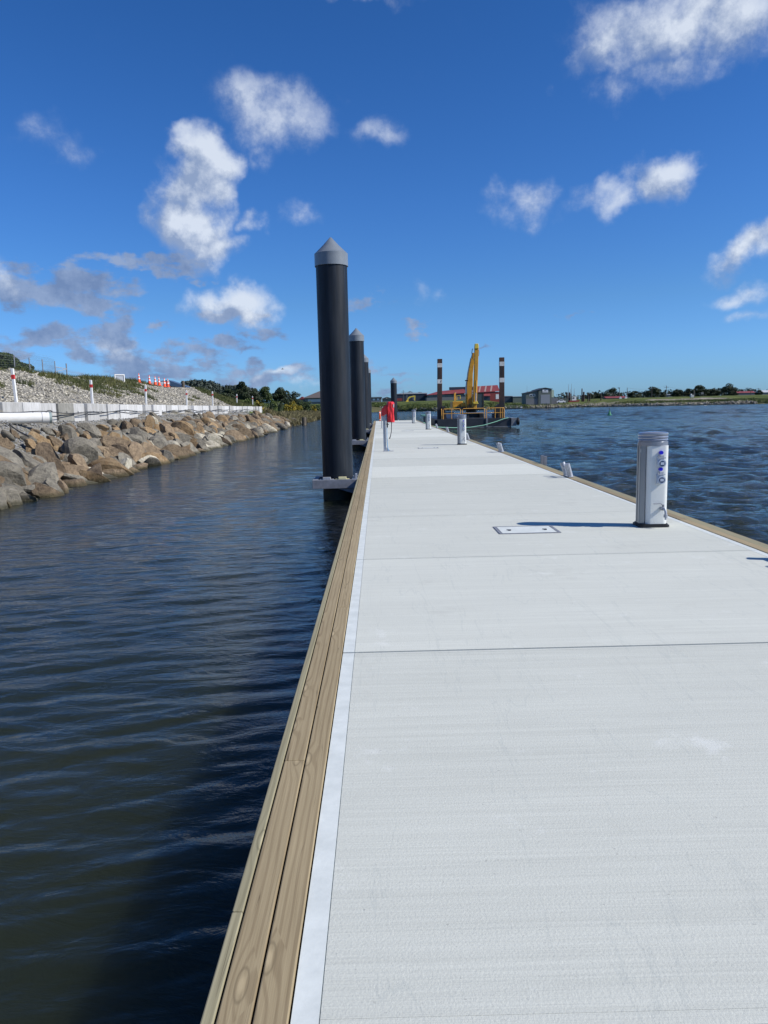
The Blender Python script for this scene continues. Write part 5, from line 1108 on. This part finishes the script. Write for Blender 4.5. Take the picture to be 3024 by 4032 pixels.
# mooring rope
a = Vector((3.86, 59.7, DZ + .22)); b = Vector((BX1 - .3, BY - .03, BZ + .05)); pts = []
pts = [at(1668, 1663, 59.8), at(1690, 1675, 61), at(1730, 1682, 62), at(1790, 1684.5, 62.8), at(1850, 1682.5, 63.2), at(1905, 1674, 63.6), at(1950, 1661, 64.1), at(1985, 1648.5, 64.45), at(2002, 1645, 64.55)]
tag(add('mooring_rope', MB().tube(pts, .028, 8), 'rope'), 'pale green mooring rope sagging in front of the barge', 'rope')
# ------------------------------------------------------------------ excavator on the barge
EYc = 70.0; e0 = at(1650, 1660, EYc); ke = EYc / F / 3.858
def ex(zx, zy): p = at(1650 + zx / 3.858, 1330 + zy / 3.858, EYc); return p.x, p.z
ox, oz = ex(830, 1225)
E = thing('excavator', 'yellow hydraulic excavator with raised boom standing on the barge', 'excavator', (ox, EYc, BZ)); 
def el_(zx, zy): x, z = ex(zx, zy); return x - ox, z - BZ
def bxz(m, x0, y0, x1, y1, ya, yb, mi=0):
    a = el_(x0, y1); b = el_(x1, y0); return m.box(a[0], b[0], ya, yb, a[1], b[1], mi)
def pol(m, pts, ya, yb): return m.prism([el_(*p) for p in pts], 'y', ya, yb)
for x0, x1 in ((665, 730), (885, 960)): add('track', bxz(MB(), x0, 1140, x1, 1228, -1.2, 2.0), 'dark', E, bevel=.08)
add('undercarriage', bxz(MB(), 728, 1150, 887, 1205, -.6, 1.4), 'dark', E); add('slew_ring', MB().cyl((el_(800, 1150)[0], .4, el_(0, 1152)[1]), (el_(800, 1150)[0], .4, el_(0, 1105)[1]), .5, n=20), 'dark', E)
body = bxz(MB(), 560, 1040, 965, 1100, -.8, 2.2); add('platform', body, 'dark', E)
add('engine_cover', bxz(bxz(MB(), 510, 965, 668, 1085, .2, 2.4), 640, 985, 700, 1085, -.6, .19), 'yellow', E, bevel=.05)
add('counterweight', pol(MB(), [(540, 1045), (610, 1045), (612, 1075), (575, 1090), (545, 1090)], -.15, .18), 'yellow_br', E, bevel=.03)
add('exhaust', MB().cyl((el_(545, 0)[0], 1, el_(0, 965)[1]), (el_(545, 0)[0], 1, el_(0, 845)[1]), .05, n=8).cyl((el_(563, 0)[0], 1.2, el_(0, 965)[1]), (el_(563, 0)[0], 1.2, el_(0, 840)[1]), .04, n=8), 'yellow', E)
add('handrail', MB().tube([(el_(575, 0)[0], .6, el_(0, 960)[1]), (el_(575, 0)[0], .6, el_(0, 893)[1]), (el_(630, 0)[0], .6, el_(0, 893)[1]), (el_(630, 0)[0], .6, el_(0, 940)[1])], .03, 6), 'yellow_br', E)
cb = add('cab', bxz(bxz(bxz(bxz(bxz(MB(), 848, 836, 960, 852, -1.1, .6), 848, 1070, 960, 1100, -1.1, .6), 848, 852, 860, 1070, -1.1, -1.02), 940, 852, 960, 1070, -1.1, -1.0), 848, 852, 960, 1070, .5, .6), 'dark', E, bevel=.03)
add('windscreen', bxz(MB(), 861, 853, 939, 1069, -1.06, -1.04), 'glass', cb)
add('side_glass', MB().add([(el_(958, 0)[0], -1.0, el_(0, 1065)[1]), (el_(958, 0)[0], .5, el_(0, 1065)[1]), (el_(958, 0)[0], .5, el_(0, 855)[1]), (el_(958, 0)[0], -1.0, el_(0, 855)[1])], [(0, 1, 2, 3)]), 'glass', cb)
add('seat', bxz(MB(), 875, 925, 925, 1010, -.4, 0), 'grey_wall', cb)
pol_b = [(700, 1070), (790, 1075), (795, 900), (800, 560), (832, 240), (800, 235), (775, 320), (735, 520), (704, 760)]
add('boom', pol(MB(), pol_b, -.9, -.35), 'yellow', E, bevel=.03)
add('boom_flange', pol(MB(), [(690, 1000), (701, 1000), (706, 760), (737, 520), (777, 318), (768, 315), (726, 520), (693, 760)], -.8, -.45), 'white_band', E)
add('stick', pol(MB(), [(822, 112), (860, 112), (870, 145), (866, 300), (858, 570), (846, 900), (838, 1085), (790, 1080), (792, 985), (805, 570), (810, 300), (812, 160)], -1.7, -1.2), 'yellow', E, bevel=.03)
add('stick_head', pol(MB(), [(817, 112), (861, 112), (864, 132), (868, 185), (812, 185)], -1.75, -1.15), 'yellow_br', E, bevel=.02)
def cylr(a, b, r1, r2, f, y, nm='hydraulic_cylinder', par=E, mt='yellow'):
    p = Vector((el_(*a)[0], y, el_(*a)[1])); q = Vector((el_(*b)[0], y, el_(*b)[1])); mid = p.lerp(q, f); o = add(nm, MB().cyl(p, mid, r1, n=12), mt, par); add('piston_rod', MB().cyl(mid, q, r2, n=10), 'galv', o)
cylr((828, 660), (822, 985), .085, .05, .55, -1.85); cylr((700, 1040), (700, 675), .10, .05, .5, -1.05); cylr((785, 750), (778, 905), .06, .04, .3, -1.25)
add('linkage', pol(MB(), [(778, 985), (800, 978), (845, 962), (848, 985), (862, 1000), (845, 1008), (785, 1006)], -2.0, -1.5), 'yellow_br', E, bevel=.02)
add('pivot', MB().cyl((el_(680, 675)[0], -1.0, el_(0, 672)[1]), (el_(720, 0)[0], -1.0, el_(0, 672)[1]), .05, n=8), 'rust', E)
add('work_hose', MB().tube([(el_(x, 0)[0], -1.45, el_(0, y)[1]) for x, y in ((866, 205), (877, 240), (876, 290), (862, 335))], .022, 6), 'black', E); add('work_hose', MB().tube([(el_(x, 0)[0], -1.0, el_(0, y)[1]) for x, y in ((790, 195), (780, 250), (786, 320), (803, 360))], .03, 6), 'black', E)
add('hose_bundle', bxz(bxz(bxz(MB(), 715, 1015, 728, 1075, -1.0, -.92), 740, 1010, 752, 1075, -1.0, -.92), 765, 1015, 776, 1075, -1.0, -.92), 'black', E)
